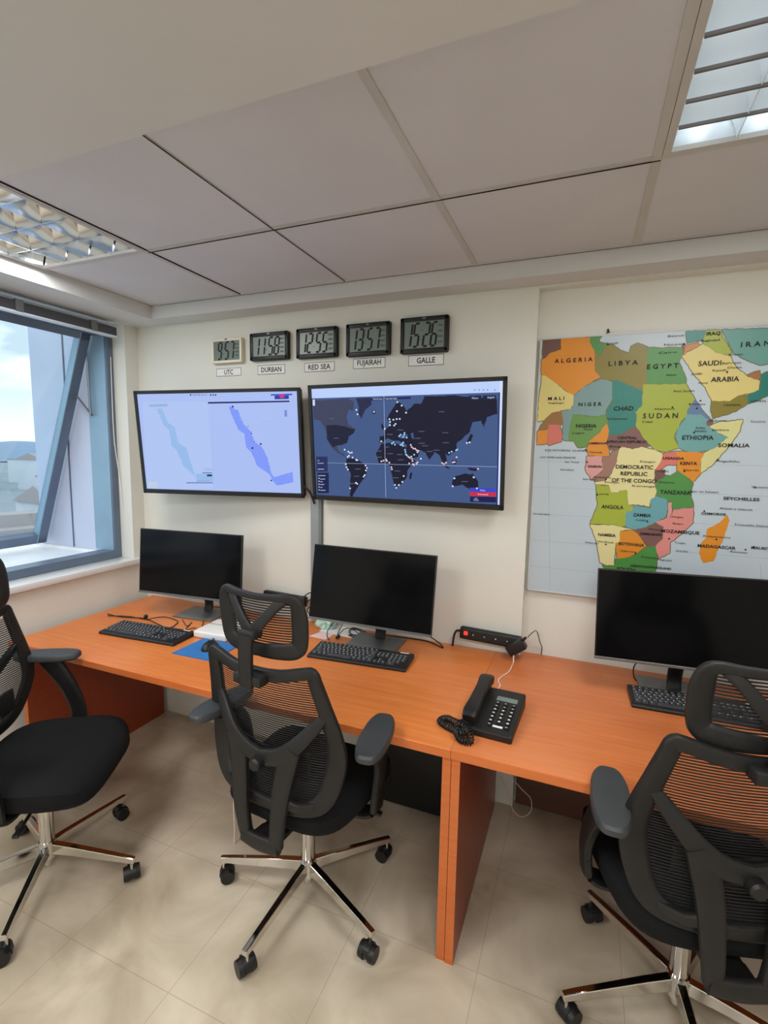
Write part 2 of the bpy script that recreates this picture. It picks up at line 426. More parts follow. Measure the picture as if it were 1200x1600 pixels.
struct('trim_2', b, M['gap'], 'dark gaps at the edges of the ceiling tiles')
lamp_cells = {(-1, 1), (3, 1), (5, 1)}
for i in range(-1, 6):
    for j in (0, 1):
        if (i, j) in lamp_cells: continue
        x0 = max(TX+0.6*i, XB)+0.010; x1 = min(TX+0.6*(i+1), XBR)-0.010
        y1 = (YB if j == 0 else TY)-0.008; y0 = (TY if j == 0 else YE)+0.008
        if x1-x0 < 0.05: continue
        b = BM(); bx(b, x0-0.009, x1+0.009, y0-0.007, y1+0.007, HT+0.001, HT+0.016)
        struct('ceiling_tile', b, M['tile'])
# ceiling lamps with parabolic louvres
def lamp(name, label, x0, y0, zf, tubemat, group='louvred ceiling lamps', ncross=4):
    t = thing(name, label, 'ceiling lamp', (x0+0.3, y0+0.3, zf), 0, group)
    lv = M['satin'] if ncross > 4 else M['louvre']
    b = BM()
    for s in (-1, 1):
        bx(b, s*0.298, s*0.280, -0.298, 0.298, 0, 0.012); bx(b, -0.280, 0.280, s*0.298, s*0.280, 0, 0.012)
    obj('frame', b, M['tbar'], t)
    b = BM(); bx(b, -0.29, 0.29, -0.29, 0.29, 0.085, 0.095)
    for s in (-1, 1):
        bx(b, s*0.29, s*0.284, -0.29, 0.29, 0.012, 0.09); bx(b, -0.29, 0.29, s*0.29, s*0.284, 0.012, 0.09)
    obj('reflector', b, lv, t)
    # longitudinal V blades and cross blades, concave
    cw = 0.56/4
    for k in range(5):
        x = -0.28+cw*k; b = BM()
        prof = [(-0.001, 0.004)]
        R_ = [(0.001+0.024*(q/6)**1.7, 0.004+0.066*q/6) for q in range(7)]
        pr = [(x+a, z) for a, z in R_] + [(x-a, z) for a, z in R_[::-1]]
        if k == 0: pr = [(x+a, z) for a, z in R_]+[(x, 0.07)]
        if k == 4: pr = [(x-a, z) for a, z in R_]+[(x, 0.07)]
        prism(b, pr, -0.28, 0.28, frame=lambda v: Vector((v.x, v.z, v.y)))
        obj('louvre_blade', b, lv, t, smooth=True)
    for k in range(1, ncross):
        y = -0.28+0.56/ncross*k; b = BM()
        R_ = [(0.0015+0.020*(q/6)**1.7, 0.006+0.054*q/6) for q in range(7)]
        for c in range(4):
            pr = [(y+a, z) for a, z in R_] + [(y-a, z) for a, z in R_[::-1]]
            prism(b, pr, -0.28+cw*c+0.004, -0.28+cw*(c+1)-0.004, frame=lambda v: Vector((v.z, v.x, v.y)))
        if ncross > 4: bx(b, -0.278, 0.278, y-0.0028, y+0.0028, 0.001, 0.008, mi=1)
        obj('cross_blade', b, [lv, M['edge_dark']], t, smooth=True)
    for k in range(4):
        x = -0.28+cw*(k+0.5); b = BM(); cyl(b, (x, -0.27, 0.072), (x, 0.27, 0.072), 0.008, n=10); obj('tube', b, tubemat, t, smooth=True)
    return t
lamp('ceiling_lamp', 'square louvred ceiling lamp beside the window, its mirrored grid showing small dark cells', TX-0.6, TY-0.603, HT-0.004, M['tube'])
lamp('ceiling_lamp', 'square louvred ceiling lamp in the top right corner, above the wall map', TX+1.81, TY-0.603, HT-0.004, M['tube'], ncross=6)
for x, y in LAMPS_FILL: lamp('ceiling_lamp', 'unseen louvred ceiling lamp added behind the camera to light the room', x-0.3, y-0.3, HS-0.012, M['tube_fill'], 'added fill lamps behind the camera')

# ------------------------------------------------------------------ window, sill, outside
b = BM(); rbox(b, ((XW-0.15+XW+0.03)/2, -1.75, 0.985), (0.18+0.0, 3.48, 0.036), 0.006); struct('trim_3', b, M['sill'], 'white marble window sill', smooth=True)
XF = -2.40
w = thing('window_1', 'grey aluminium window with a top-hung sash pushed open', 'window'); w['kind'] = 'structure'; del w['category']
b = BM()
Z0, Z1 = 1.005, 2.372
bx(b, XF-0.10, XF, -0.135, -0.09, Z0, Z1); bx(b, XF-0.10, XF, -3.5, -3.45, Z0, Z1)
bx(b, XF-0.10, XF, -3.45, -0.135, Z0, Z0+0.045); bx(b, XF-0.10, XF, -3.45, -0.135, Z1-0.05, Z1)
bx(b, XF-0.10, XF, -1.86, -1.79, Z0+0.045, Z1-0.05)
struct('window_frame', b, M['frame'], parent=w)
b = BM(); bx(b, XF-0.165, XF-0.012, -0.137, -0.125, Z0+0.045, Z1); struct('window_jamb', b, M['framel'], parent=w)
b = BM(); bx(b, XF-0.055, XF-0.045, -3.45, -1.86, Z0+0.04, Z1-0.05); struct('window_pane', b, M['glass'], parent=w)
# open sash
hx, hz_, bx_, bz_ = XF-0.115, 2.36, -3.03, 1.075
d = Vector((bx_-hx, 0, bz_-hz_)); Ls = d.length; dn = d.normalized(); nn = Vector((dn.z, 0, -dn.x))
if nn.x < 0: nn = -nn
def sashbox(bm, s0, s1, y0, y1, t0, t1):
    vs_ = bmesh.ops.create_cube(bm, size=1)['verts']
    for v in vs_:
        s = s0+(s1-s0)*(v.co.x+0.5); y = y0+(y1-y0)*(v.co.y+0.5); t = t0+(t1-t0)*(v.co.z+0.5)
        v.co = Vector((hx, y, hz_))+dn*s+nn*t
ss = BM()
sashbox(ss, 0, Ls, -0.225, -0.165, 0, 0.05); sashbox(ss, 0, Ls, -1.78, -1.72, 0, 0.05)
sashbox(ss, 0, 0.06, -1.78, -0.165, 0, 0.05); sashbox(ss, Ls-0.06, Ls, -1.78, -0.165, 0, 0.05)
sa = struct('window_sash', ss, M['frame'], parent=w)
ss = BM(); sashbox(ss, 0, Ls-0.0, -0.172, -0.163, -0.012, 0.0)
sashbox(ss, 0, Ls, -0.228, -0.222, 0.006, 0.052)
struct('sash_edge', ss, M['framel'], parent=sa)
ss = BM(); sashbox(ss, 0.05, Ls-0.05, -1.73, -0.215, 0.018, 0.026); struct('sash_pane', ss, M['glass'], parent=sa)
b = BM(); tube(b, [(XF-0.12, -0.15, 1.86), tuple(Vector((hx, -0.19, hz_))+dn*0.36)], 0.006, sm=0)
tube(b, [(XF-0.12, -0.16, 1.86), (XF-0.13, -0.16, 2.32)], 0.005, sm=0)
struct('window_stay', b, M['steel'], parent=w)
b = BM(); tube(b, [(XF+0.006, -0.11, 2.2), (XF+0.008, -0.115, 1.75), (XF+0.02, -0.10, 1.5), (XF+0.03, -0.092, 1.28)], 0.0025); struct('pull_cord', b, M['white'], parent=w)
# blind rail
t = thing('blind_rail', 'dark rail of a rolled-up blind along the top of the window', 'blind rail', (XW+0.02, -0.17, 2.30))
b = BM(); rbox(b, (0, -1.6, 0.02), (0.035, 3.2, 0.045), 0.004); obj('rail', b, M['rail'], t, smooth=True)
b = BM(); bx(b, -0.06, -0.02, -3.2, 0.0, 0.043, 0.062); obj('head_strip', b, M['railw'], t)
for y in (-0.14, -0.52, -1.5, -2.6):
    b = BM(); bx(b, -0.03, 0.022, y-0.018, y+0.018, -0.006, 0.047); obj('bracket', b, M['steel'], t)
b = BM(); bx(b, -0.02, 0.018, -3.2, 0.0, -0.012, -0.004); obj('lower_strip', b, M['railw'], t)
# facade outside
b = BM(); bx(b, -3.09, XF-0.10, -0.125, 0.25, 0.6, 3.1); struct('wall_facade', b, M['clad'], 'pale blue cladding on the wing wall outside the window')
b = BM(); bx(b, -2.782, -2.772, -0.129, -0.12, 1.04, 3.0)
struct('trim_4', b, M['clad_joint'], 'thin dark joints in the cladding')
b = BM(); bx(b, -3.5, XF-0.10, -3.6, -0.127, 0.95, 1.02); bx(b, -3.09, XF-0.1, -0.14, -0.127, 1.02, 1.035); struct('trim_5', b, M['ledge'], 'white ledge outside the window')
b = BM(); bx(b, -3.12, XF-0.15, -5.0, 0.25, -12, 0.6); struct('wall_outer', b, M['clad'])
# distant town
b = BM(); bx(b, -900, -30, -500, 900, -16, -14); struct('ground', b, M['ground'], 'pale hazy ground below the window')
random.seed(3)
def house(x, y, w_, d_, h, zb, roofed, label, wallm_=None):
    t = thing('house', label, 'house', (x, y, zb), random.uniform(-0.3, 0.3), 'distant houses outside the window')
    b = BM(); bx(b, -w_/2, w_/2, -d_/2, d_/2, 0, h); obj('walls', b, wallm_ or random.choice([M['house1'], M['house2']]), t)
    b = BM()
    if roofed:
        prism(b, [(-w_/2-0.4, h), (w_/2+0.4, h), (0, h+w_*0.22)], -d_/2-0.4, d_/2+0.4, frame=lambda v: Vector((v.x, v.z, v.y)))
    else:
        bx(b, -w_/2-0.2, w_/2+0.2, -d_/2-0.2, d_/2+0.2, h, h+0.5); bx(b, -w_/5, w_/5, -d_/5, d_/5, h, h+2)
    obj('roof', b, M['roof'], t)
    b = BM()
    nwin = max(2, int(d_/3))
    for k in range(nwin):
        for zz in range(int(h//3)):
            y0 = -d_/2+d_*(k+0.5)/nwin
            bx(b, w_/2-0.02, w_/2+0.06, y0-0.6, y0+0.6, 1+zz*3, 2.3+zz*3)
    obj('windows', b, M['farwin'], t)
HOUSES = []
for row, dist in enumerate((60, 78, 98, 122, 150, 185, 225, 270)):
    for k in range(6):
        ang = R(20+ (k+0.5*(row % 2))*7.5 + random.uniform(-2, 2))
        x = CAM[0]-dist*math.cos(ang); y = CAM[1]+dist*math.sin(ang)
        if any(math.hypot(x-a_, y-b_) < 21 for a_, b_ in HOUSES) or y > 500: continue
        HOUSES.append((x, y))
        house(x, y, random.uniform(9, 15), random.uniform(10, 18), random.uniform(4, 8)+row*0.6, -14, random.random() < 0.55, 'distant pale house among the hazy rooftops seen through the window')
# near flat roof just beyond the window
t = thing('neighbour_building', 'pale grey flat-roofed building nearest the window, with a low parapet', 'building', (-22, 6.5, -14))
b = BM(); bx(b, -7, 7, -14, 12, 0, 9.6); obj('walls', b, M['concrete'], t)
b = BM(); bx(b, -7.2, 7.2, -14.2, -13.8, 9.6, 10.1); bx(b, -7.2, 7.2, 11.8, 12.2, 9.6, 10.1); bx(b, -7.2, -6.8, -14, 12, 9.6, 10.1); bx(b, 6.8, 7.2, -14, 12, 9.6, 10.1)
obj('parapet', b, M['house1'], t)
b = BM(); bx(b, -5, -2, 0, 6, 9.6, 11.2); obj('roof_hut', b, M['house2'], t)
b = BM(); tube(b, [(-6, -8, 9.65), (0, -2, 9.65), (5, -1, 9.65), (6.5, 6, 9.65)], 0.06); obj('roof_pipe', b, M['farwin'], t)
# hills
b = BM(); random.seed(5); nx, nyv = 60, 6; gv = []
for j in range(nyv):
    row = []
    for i in range(nx):
        ang = R(5+ 70*i/(nx-1)); dist = 600+j*90
        h = (math.sin(i*0.25)*0.5+math.sin(i*0.61+1)*0.3+1.1)*22*math.sin(PI*min(1, (j+0.2)/(nyv-0.8)))
        row.append(b.verts.new((CAM[0]-dist*math.cos(ang), CAM[1]+dist*math.sin(ang), -16+h*1.1)))
    gv.append(row)
for j in range(nyv-1):
    for i in range(nx-1): b.faces.new((gv[j][i], gv[j][i+1], gv[j+1][i+1], gv[j+1][i]))
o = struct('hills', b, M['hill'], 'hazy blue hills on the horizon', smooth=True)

# ------------------------------------------------------------------ desks
ZD = 0.755
XS = -0.108
def desk_top(bm, x0, x1, y0, y1): rbox(bm, ((x0+x1)/2, (y0+y1)/2, ZD-0.0125), (x1-x0, y1-y0, 0.025), 0.002, 1)
t = thing('desk', 'long orange cherry-wood desk under the two wall screens, holding two monitors', 'desk', (0, 0, 0), 0, 'cherry-wood desks')
b = BM(); desk_top(b, -2.25, XS-0.0003, -0.85, -0.004)
o = obj('desktop', b, M['wood'], t)
b = BM(); bx(b, -2.25, XS-0.0008, -0.8535, -0.85, ZD-0.027, ZD-0.001); obj('edge_band', b, M['wood_edge'], o)
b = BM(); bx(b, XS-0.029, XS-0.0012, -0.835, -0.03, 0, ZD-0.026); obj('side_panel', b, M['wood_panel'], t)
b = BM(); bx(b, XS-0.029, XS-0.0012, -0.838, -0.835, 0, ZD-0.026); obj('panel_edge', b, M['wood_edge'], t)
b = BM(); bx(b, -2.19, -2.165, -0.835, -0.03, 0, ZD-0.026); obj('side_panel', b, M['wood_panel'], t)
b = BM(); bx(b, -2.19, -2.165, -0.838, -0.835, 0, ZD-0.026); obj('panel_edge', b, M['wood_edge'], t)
t = thing('desk', 'orange cherry-wood desk under the wall map, to the right of the seam by the telephone', 'desk', (0, 0, 0), 0, 'cherry-wood desks')
b = BM(); prism(b, [(XS+0.0003, -0.85), (1.75, -0.85), (1.75, 0.045), (0.004, 0.045), (0.004, -0.003), (XS+0.0003, -0.003)], ZD-0.025, ZD); o = obj('desktop', b, M['wood2'], t)
b = BM(); bx(b, XS+0.0008, 1.75, -0.8535, -0.85, ZD-0.027, ZD-0.001); obj('edge_band', b, M['wood_edge'], o)
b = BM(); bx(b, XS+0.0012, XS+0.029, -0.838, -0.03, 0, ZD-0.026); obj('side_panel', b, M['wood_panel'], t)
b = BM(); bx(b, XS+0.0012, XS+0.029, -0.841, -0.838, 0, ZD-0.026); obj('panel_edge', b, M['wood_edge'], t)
b = BM(); bx(b, 0.012, 1.70, 0.0, 0.018, 0.02, ZD-0.026); obj('shade_panel', b, M['wood_shade'], t)  # added dark board standing in for the shaded wall under the desk
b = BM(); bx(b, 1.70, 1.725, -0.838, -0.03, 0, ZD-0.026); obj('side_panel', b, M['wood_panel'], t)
b = BM(); p = aty(940, 1234, -0.846); rbox(b, (0.385, -0.845, ZD-0.031), (0.022, 0.014, 0.008), 0.001, 1); tag(obj('cable_clip', b, M['white'], None), 'tiny white clip under the front edge of the right-hand desk', 'cable clip')

# PC tower under the desk
t = thing('computer_tower', 'large black computer case on the floor under the desk, beside the middle side panel', 'computer', (-0.44, -0.14, 0))
b = BM(); rbox(b, (0, 0, 0.235), (0.46, 0.19, 0.43), 0.006); obj('case', b, M['black'], t, smooth=True)
for sx_ in (-0.19, 0.19):
    for sy_ in (-0.07, 0.07):
        b = BM(); cyl(b, (sx_, sy_, 0), (sx_, sy_, 0.021), 0.014, n=12); obj('foot', b, M['black'], t)
b = BM(); cyl(b, (-0.20, -0.096, 0.33), (-0.20, -0.0955, 0.33), 0.003, n=8); obj('status_light', b, M['legend'], t)

# ------------------------------------------------------------------ wall screens (TVs)
def frame_from(c, yaw, tilt, roll):
    r = Vector((math.cos(yaw), math.sin(yaw), 0)); n0 = Vector((math.sin(yaw), -math.cos(yaw), 0))
    u = math.cos(tilt)*Vector((0, 0, 1))-math.sin(tilt)*n0
    n = -(r.cross(u)).normalized() if r.cross(u).dot(n0) < 0 else r.cross(u).normalized()
    r2 = math.cos(roll)*r+math.sin(roll)*u; u2 = -math.sin(roll)*r+math.cos(roll)*u
    m_ = Matrix.Identity(4)
    for i in range(3): m_[i][0] = r2[i]; m_[i][1] = -n[i]; m_[i][2] = u2[i]; m_[i][3] = c[i]
    return m_       # local: x right, -y out of the screen, z up
def homog(q, pt):
    """inverse bilinear: photo-crop point -> (u right, v down) inside quad TL,TR,BR,BL"""
    u = v = 0.5
    for _ in range(12):
        x = (1-u)*(1-v)*q[0][0]+u*(1-v)*q[1][0]+u*v*q[2][0]+(1-u)*v*q[3][0]
        y = (1-u)*(1-v)*q[0][1]+u*(1-v)*q[1][1]+u*v*q[2][1]+(1-u)*v*q[3][1]
        ax = (1-v)*(q[1][0]-q[0][0])+v*(q[2][0]-q[3][0]); bx2 = (1-u)*(q[3][0]-q[0][0])+u*(q[2][0]-q[1][0])
        ay = (1-v)*(q[1][1]-q[0][1])+v*(q[2][1]-q[3][1]); by = (1-u)*(q[3][1]-q[0][1])+u*(q[2][1]-q[1][1])
        D = ax*by-bx2*ay; dx, dy = pt[0]-x, pt[1]-y
        u += (dx*by-bx2*dy)/D; v += (ax*dy-dx*ay)/D
    return u, v
def roughen(pts, amp=3.0):
    out = []
    random.seed(len(pts)*13+int(pts[0][0]))
    n = len(pts)
    for i in range(n):
        a = pts[i]; c2 = pts[(i+1) % n]; L = math.hypot(c2[0]-a[0], c2[1]-a[1]); out.append(a)
        k = int(L//16)
        for j in range(1, k+1):
            f = j/(k+1); o_ = random.uniform(-amp, amp)
            out.append((a[0]+(c2[0]-a[0])*f-(c2[1]-a[1])/L*o_, a[1]+(c2[1]-a[1])*f+(c2[0]-a[0])/L*o_))
    return out
def tv(label, c, yaw, tilt, roll, W, H, quad, layers, texts):
    t = thing('wall_screen', label, 'television', (0, 0, 0), 0, 'screens mounted on the back wall')
    t.matrix_world = frame_from(c, R(yaw), R(tilt), R(roll))
    e = 0.018; sw, sh = W-2*e, H-2*e-0.006
    b = BM(); rbox(b, (0, 0.022, 0), (W-0.01, 0.036, H-0.01), 0.006); obj('housing', b, M['black'], t, smooth=True)
    b = BM()
    for s in (-1, 1):
        rbox(b, (s*(W/2-e/2), 0, 0), (e, 0.012, H), 0.002, 1)
    rbox(b, (0, 0, H/2-e/2), (W, 0.012, e), 0.002, 1); rbox(b, (0, 0, -H/2+(e+0.006)/2), (W, 0.012, e+0.006), 0.002, 1)
    obj('bezel', b, M['black'], t)
    mats = []; b = BM()
    def mi(c_):
        mm = emis(*c_)
        if mm not in mats: mats.append(mm)
        return mats.index(mm)
    def P(u, v, k): return Vector((-sw/2+u*sw, 0.002-0.00035*k, 0.003+sh/2-v*sh))
    for k, (c_, pts) in enumerate(layers):
        lay = min(k, 1)+k*0.02
        if pts and len(pts) > 9: pts = roughen(pts, 2.6)
        uv = [homog(quad, p) for p in pts] if pts else [(0, 0), (1, 0), (1, 1), (0, 1)]
        uv = [(min(1, max(0, a)), min(1, max(0, bb))) for a, bb in uv]
        poly(b, [P(a, bb, lay) for a, bb in uv], mi(c_))
    for s, (px_, py_), size, c_, mw in texts:
        u, v = homog(quad, (px_, py_)); p = P(u, v, 7)
        add_text(b, s, size, Matrix.Translation(p) @ WALLM, mi(c_), maxw=mw)
    so = obj('screen', b, mats, t, smooth='flat')
    b = BM(); bx(b, -0.10, 0.10, 0.04, 0.052, -0.12, 0.12); obj('mount_plate', b, M['steel'], t)
    # arm reaching the wall
    inv = t.matrix_world.inverted(); wp = inv @ Vector((c[0], -0.002, c[2]))
    b = BM(); cyl(b, (0, 0.045, 0), wp, 0.018, n=12); obj('mount_arm', b, M['steel'], t)
    return t
def rect(x0, y0, x1, y1): return [(x0, y0), (x1, y0), (x1, y1), (x0, y1)]
def dot(x, y, r): return [(x+r*math.cos(a*PI/4), y+r*math.sin(a*PI/4)) for a in range(8)]
NV = (38, 52, 120)
LQ = [(95, 103), (1088, 85), (1113, 727), (155, 695)]
SEA1, SEA2 = (150, 186, 232), (128, 152, 248)
L1 = [((170, 190, 242), None),
      ((176, 196, 242), [(130, 150), (552, 150), (590, 700), (160, 695)]),
      (SEA1, [(225, 190), (262, 192), (300, 280), (345, 305), (362, 400), (420, 440), (445, 530), (475, 625), (455, 600), (400, 555), (355, 450), (322, 425), (308, 330), (270, 290)]),
      (SEA1, [(473, 600), (585, 598), (585, 650), (482, 650)]),
      (SEA2, [(682, 180), (700, 175), (740, 205), (775, 290), (820, 335), (838, 398), (880, 425), (918, 500), (940, 600), (955, 622), (1063, 585), (1066, 655), (1000, 672), (970, 675), (948, 650), (930, 608), (855, 550), (820, 462), (788, 430), (778, 345), (740, 320), (705, 235)]),
      ((150, 180, 225), [(175, 164), (296, 160), (297, 177), (176, 181)]),
      ((30, 36, 96), [(555, 150), (1043, 142), (1044, 151), (555, 160)]),
      ((60, 80, 190), [(935, 103), (1060, 100), (1060, 109), (936, 112)]),
      ((50, 60, 160), [(957, 112), (1040, 110), (1040, 132), (958, 134)]),
      ((200, 60, 120), [(985, 105), (1015, 104), (1012, 126), (990, 128)]),
      ((120, 140, 210), rect(1015, 200, 1030, 240)),
      ((165, 185, 225), rect(527, 566, 580, 579)), ((110, 130, 190), rect(518, 590, 578, 597)), ((36, 44, 110), rect(546, 604, 578, 617)),
      ((90, 110, 180), rect(415, 655, 583, 661)), ((130, 150, 200), rect(480, 645, 560, 649)),
      ((190, 205, 226), rect(165, 652, 225, 690)), ((170, 185, 225), rect(585, 160, 588, 705)),
      ((180, 195, 230), rect(880, 248, 922, 255)), ((180, 195, 230), rect(950, 400, 985, 404)), ((180, 195, 230), rect(820, 678, 845, 682)), ((180, 195, 230), rect(600, 698, 705, 704))]
for x, y, r in ((708, 178, 6), (826, 436, 6), (876, 410, 6), (938, 643, 5), (820, 345, 4), (735, 203, 3), (800, 300, 3), (838, 395, 3)): L1.append(((24, 26, 60), dot(x, y, r)))
random.seed(11)
for k in range(26):
    x, y = random.uniform(150, 1080), random.uniform(200, 680); w_ = random.uniform(6, 26)
    L1.append(((176, 192, 232), rect(x, y, x+w_, y+3)))
for k, x in enumerate((446, 572, 588, 603)): L1.append(((20, 22, 50), dot(x, 107, 5)))
TVL = tv('wall screen on the left showing a pale blue map of the Red Sea', (-1.59, -0.151, 1.704), 8.9, -4.7, 0.4, 0.966, 0.558, LQ, L1,
   [('MASTER BLOG', (505, 107), 0.011, (40, 44, 80), 0.085)])
RQ = [(68, 103), (1138, 52), (1115, 760), (90, 695)]
OC = (66, 88, 134); LD = (24, 24, 46)
R1 = [(OC, None),
      ((62, 66, 92), [(75, 160), (110, 165), (200, 158), (300, 150), (335, 170), (330, 220), (302, 212), (288, 250), (300, 300), (345, 320), (330, 345), (300, 360), (290, 398), (250, 412), (228, 412), (235, 442), (265, 457), (292, 492), (262, 472), (225, 452), (190, 420), (165, 380), (150, 310), (120, 275), (80, 268)]),
      ((30, 32, 56), [(160, 300), (240, 300), (340, 322), (330, 345), (300, 360), (290, 398), (250, 412), (228, 412), (200, 425), (165, 380)]),
      ((40, 42, 74), [(348, 150), (440, 146), (440, 185), (402, 215), (378, 264), (360, 230), (365, 200)]),
      (LD, [(285, 490), (320, 484), (375, 508), (410, 535), (402, 590), (380, 612), (355, 650), (335, 680), (318, 712), (303, 705), (305, 640), (308, 570), (280, 530)]),
      (LD, [(495, 405), (560, 395), (640, 425), (634, 460), (652, 490), (688, 500), (640, 560), (636, 600), (602, 640), (570, 657), (555, 600), (547, 540), (530, 517), (480, 515), (462, 460)]),
      (LD, [(485, 362), (510, 357), (520, 320), (555, 300), (530, 262), (560, 210), (590, 165), (618, 185), (640, 218), (665, 200), (680, 180), (720, 180), (740, 135), (820, 135), (900, 130), (1000, 145), (1108, 150), (1110, 235), (1060, 250), (1042, 312), (1030, 272), (985, 282), (975, 332), (930, 380), (905, 402), (905, 440), (862, 472), (845, 458), (855, 500), (835, 517), (818, 472), (790, 450), (762, 497), (740, 452), (710, 440), (702, 478), (652, 492), (630, 440), (640, 412), (600, 388), (560, 384), (530, 372), (500, 402), (485, 396)]),
      (OC, [(598, 352), (645, 350), (640, 372), (600, 372)]), (OC, [(662, 345), (676, 340), (680, 378), (668, 372)]),
      (LD, [(890, 595), (945, 575), (975, 582), (985, 572), (1012, 625), (1010, 662), (970, 667), (930, 640), (885, 652), (880, 620)]),
      (LD, [(828, 515), (842, 520), (872, 548), (852, 544)]), (LD, [(880, 498), (906, 498), (900, 522), (882, 520)]), (LD, [(958, 540), (1012, 547), (1000, 562), (970, 555)]),
      (LD, [(978, 345), (990, 356), (972, 402), (952, 402)]), (LD, [(500, 285), (516, 320), (500, 324), (495, 300)]), (LD, [(446, 216), (465, 216), (462, 236), (446, 236)]),
      (LD, [(655, 572), (669, 570), (660, 610), (650, 606)]),
      ((150, 165, 200), [(92, 509), (1112, 534), (1112, 537), (92, 511)]), ((150, 165, 200), [(512, 135), (515, 135), (518, 715), (515, 715)]),
      ((186, 208, 250), [(60, 98), (1140, 50), (1140, 114), (60, 154)]),
      ((205, 220, 250), [(1122, 54), (1140, 50), (1120, 765), (1104, 762)]),
      ((20, 26, 96), [(1117, 115), (1123, 115), (1105, 760), (1099, 760)]),
      ((36, 46, 92), rect(92, 476, 165, 562)), ((24, 32, 78), rect(97, 568, 171, 686)),
      ((210, 218, 240), rect(75, 160, 89, 193)),
      ((26, 30, 62), [(970, 134), (1032, 132), (1032, 156), (970, 158)]), ((26, 30, 62), [(1040, 132), (1104, 130), (1104, 154), (1040, 156)]),
      ((28, 36, 90), [(440, 150), (665, 140), (665, 152), (440, 162)]),
      ((60, 66, 200), [(970, 658), (1098, 662), (1098, 685), (970, 682)]), ((206, 40, 70), [(970, 684), (1098, 687), (1098, 711), (970, 707)]),
      ((18, 24, 80), [(970, 710), (1098, 713), (1098, 746), (970, 742)])]
for y in (600, 617, 634, 650, 667): R1.append(((210, 200, 180), dot(108, y, 4)))
for x0, y0, x1 in ((100, 497, 112), (100, 512, 140), (100, 546, 142), (102, 583, 150), (115, 603, 148), (115, 618, 132), (115, 634, 142), (115, 651, 130), (115, 668, 150)): R1.append(((170, 180, 205), rect(x0, y0, x1, y0+4)))
wh, cy, pk = (214, 228, 245), (150, 205, 240), (226, 200, 215)
for c_, pts in ((wh, [(350, 214), (356, 238), (455, 224), (590, 170), (614, 189), (587, 220), (638, 228), (544, 265), (566, 268), (585, 264), (602, 263), (547, 280), (545, 298), (570, 300), (578, 291), (516, 319), (495, 390), (274, 437), (296, 448), (306, 455), (318, 453), (292, 478), (300, 472), (322, 482), (344, 495), (350, 497), (280, 520), (284, 537), (292, 550), (304, 660), (340, 628), (348, 634), (400, 528), (408, 542), (402, 556), (395, 583), (388, 592), (570, 642), (577, 659), (592, 642), (612, 624), (620, 590), (716, 489), (892, 603), (883, 650), (990, 597), (1005, 662), (958, 398), (971, 395)]),
                (cy, [(598, 360), (606, 352), (628, 342), (626, 352), (640, 368), (620, 365), (556, 402), (565, 396), (573, 408), (620, 396), (614, 404), (606, 410), (618, 415), (630, 438), (632, 450), (634, 464), (640, 470), (867, 455), (880, 448), (903, 440), (909, 436), (680, 466)]),
                (pk, [(662, 410), (667, 422), (676, 430), (686, 432), (694, 440), (704, 444), (698, 452), (648, 478), (656, 484), (664, 477), (668, 490), (670, 502), (652, 516), (672, 520), (678, 526), (692, 518), (698, 510), (494, 504), (506, 500), (522, 494), (526, 502), (540, 512), (551, 538), (554, 550), (830, 514), (840, 520), (850, 512), (886, 510), (894, 508), (905, 480), (1012, 548)])):
    for x, y in pts: R1.append((c_, dot(x, y, 5.2)))
random.seed(4)
for x, y in ((830, 222), (722, 333), (848, 340), (850, 397), (722, 400), (740, 415), (800, 440), (700, 372), (605, 325), (545, 350), (195, 262), (222, 372), (480, 445), (525, 422), (545, 460), (600, 465), (605, 495), (480, 480), (575, 600), (345, 590), (355, 548), (945, 622), (765, 447), (320, 632), (585, 560)):
    R1.append(((92, 98, 128), rect(x-16, y-2, x+16, y+2)))
for x in (1000, 1022, 1043, 1063, 1098): R1.append(((90, 104, 150), dot(x, 102, 3.5)))
TVR = tv('wall screen on the right showing a dark world map with dots', (-0.572, -0.11, 1.71), -1.3, -5.1, 0.1, 0.959, 0.564, RQ, R1,
   [('Filters', (1002, 146), 0.011, wh, None), ('English', (1080, 144), 0.011, wh, None), ('News', (1034, 673), 0.010, wh, None), ('Announced', (1034, 697), 0.010, wh, None), ('LIVE', (1000, 722), 0.007, wh, None), ('VESSELS', (1000, 732), 0.007, wh, None), ('World map of reported ships', (520, 153), 0.010, wh, 0.12)])

# ------------------------------------------------------------------ clocks and their paper labels
SEG = {'0': 'abcdef', '1': 'bc', '2': 'abged', '3': 'abgcd', '4': 'fgbc', '5': 'afgcd', '6': 'afgedc', '7': 'abcf'[:3], '8': 'abcdefg', '9': 'abcdfg'}
def digits(bm, s, x0, zc, hgt, wid, y, mi=0):
    """slanted seven-segment figures on the plane y"""
    th = 0.010; sl = 0.12; x = x0
    def q(ax, az, bx_, bz):
        dx, dz = bx_-ax, bz-az; L = math.hypot(dx, dz); nx_, nz = -dz/L*th/2, dx/L*th/2; ex, ez = dx/L*th*0.3, dz/L*th*0.3
        P = [(ax+ex+nx_, az+ez+nz), (bx_-ex+nx_, bz-ez+nz), (bx_-ex-nx_, bz-ez-nz), (ax+ex-nx_, az+ez-nz)]
        poly(bm, [(px_+(pz-zc)*sl, y, pz) for px_, pz in P], mi)
    for ch in s:
        if ch == ':':
            for dz in (-hgt*0.2, hgt*0.2): q(x, zc+dz-0.004, x, zc+dz+0.004)
            x += 0.0125; continue
        l, r_, t_, b_, m_ = x, x+wid, zc+hgt/2, zc-hgt/2, zc
        S = {'a': (l, t_, r_, t_), 'b': (r_, t_, r_, m_), 'c': (r_, m_, r_, b_), 'd': (l, b_, r_, b_), 'e': (l, m_, l, b_), 'f': (l, t_, l, m_), 'g': (l, m_, r_, m_)}
        for k in SEG[ch]: q(*S[k])
        x += wid+0.0125
    return x
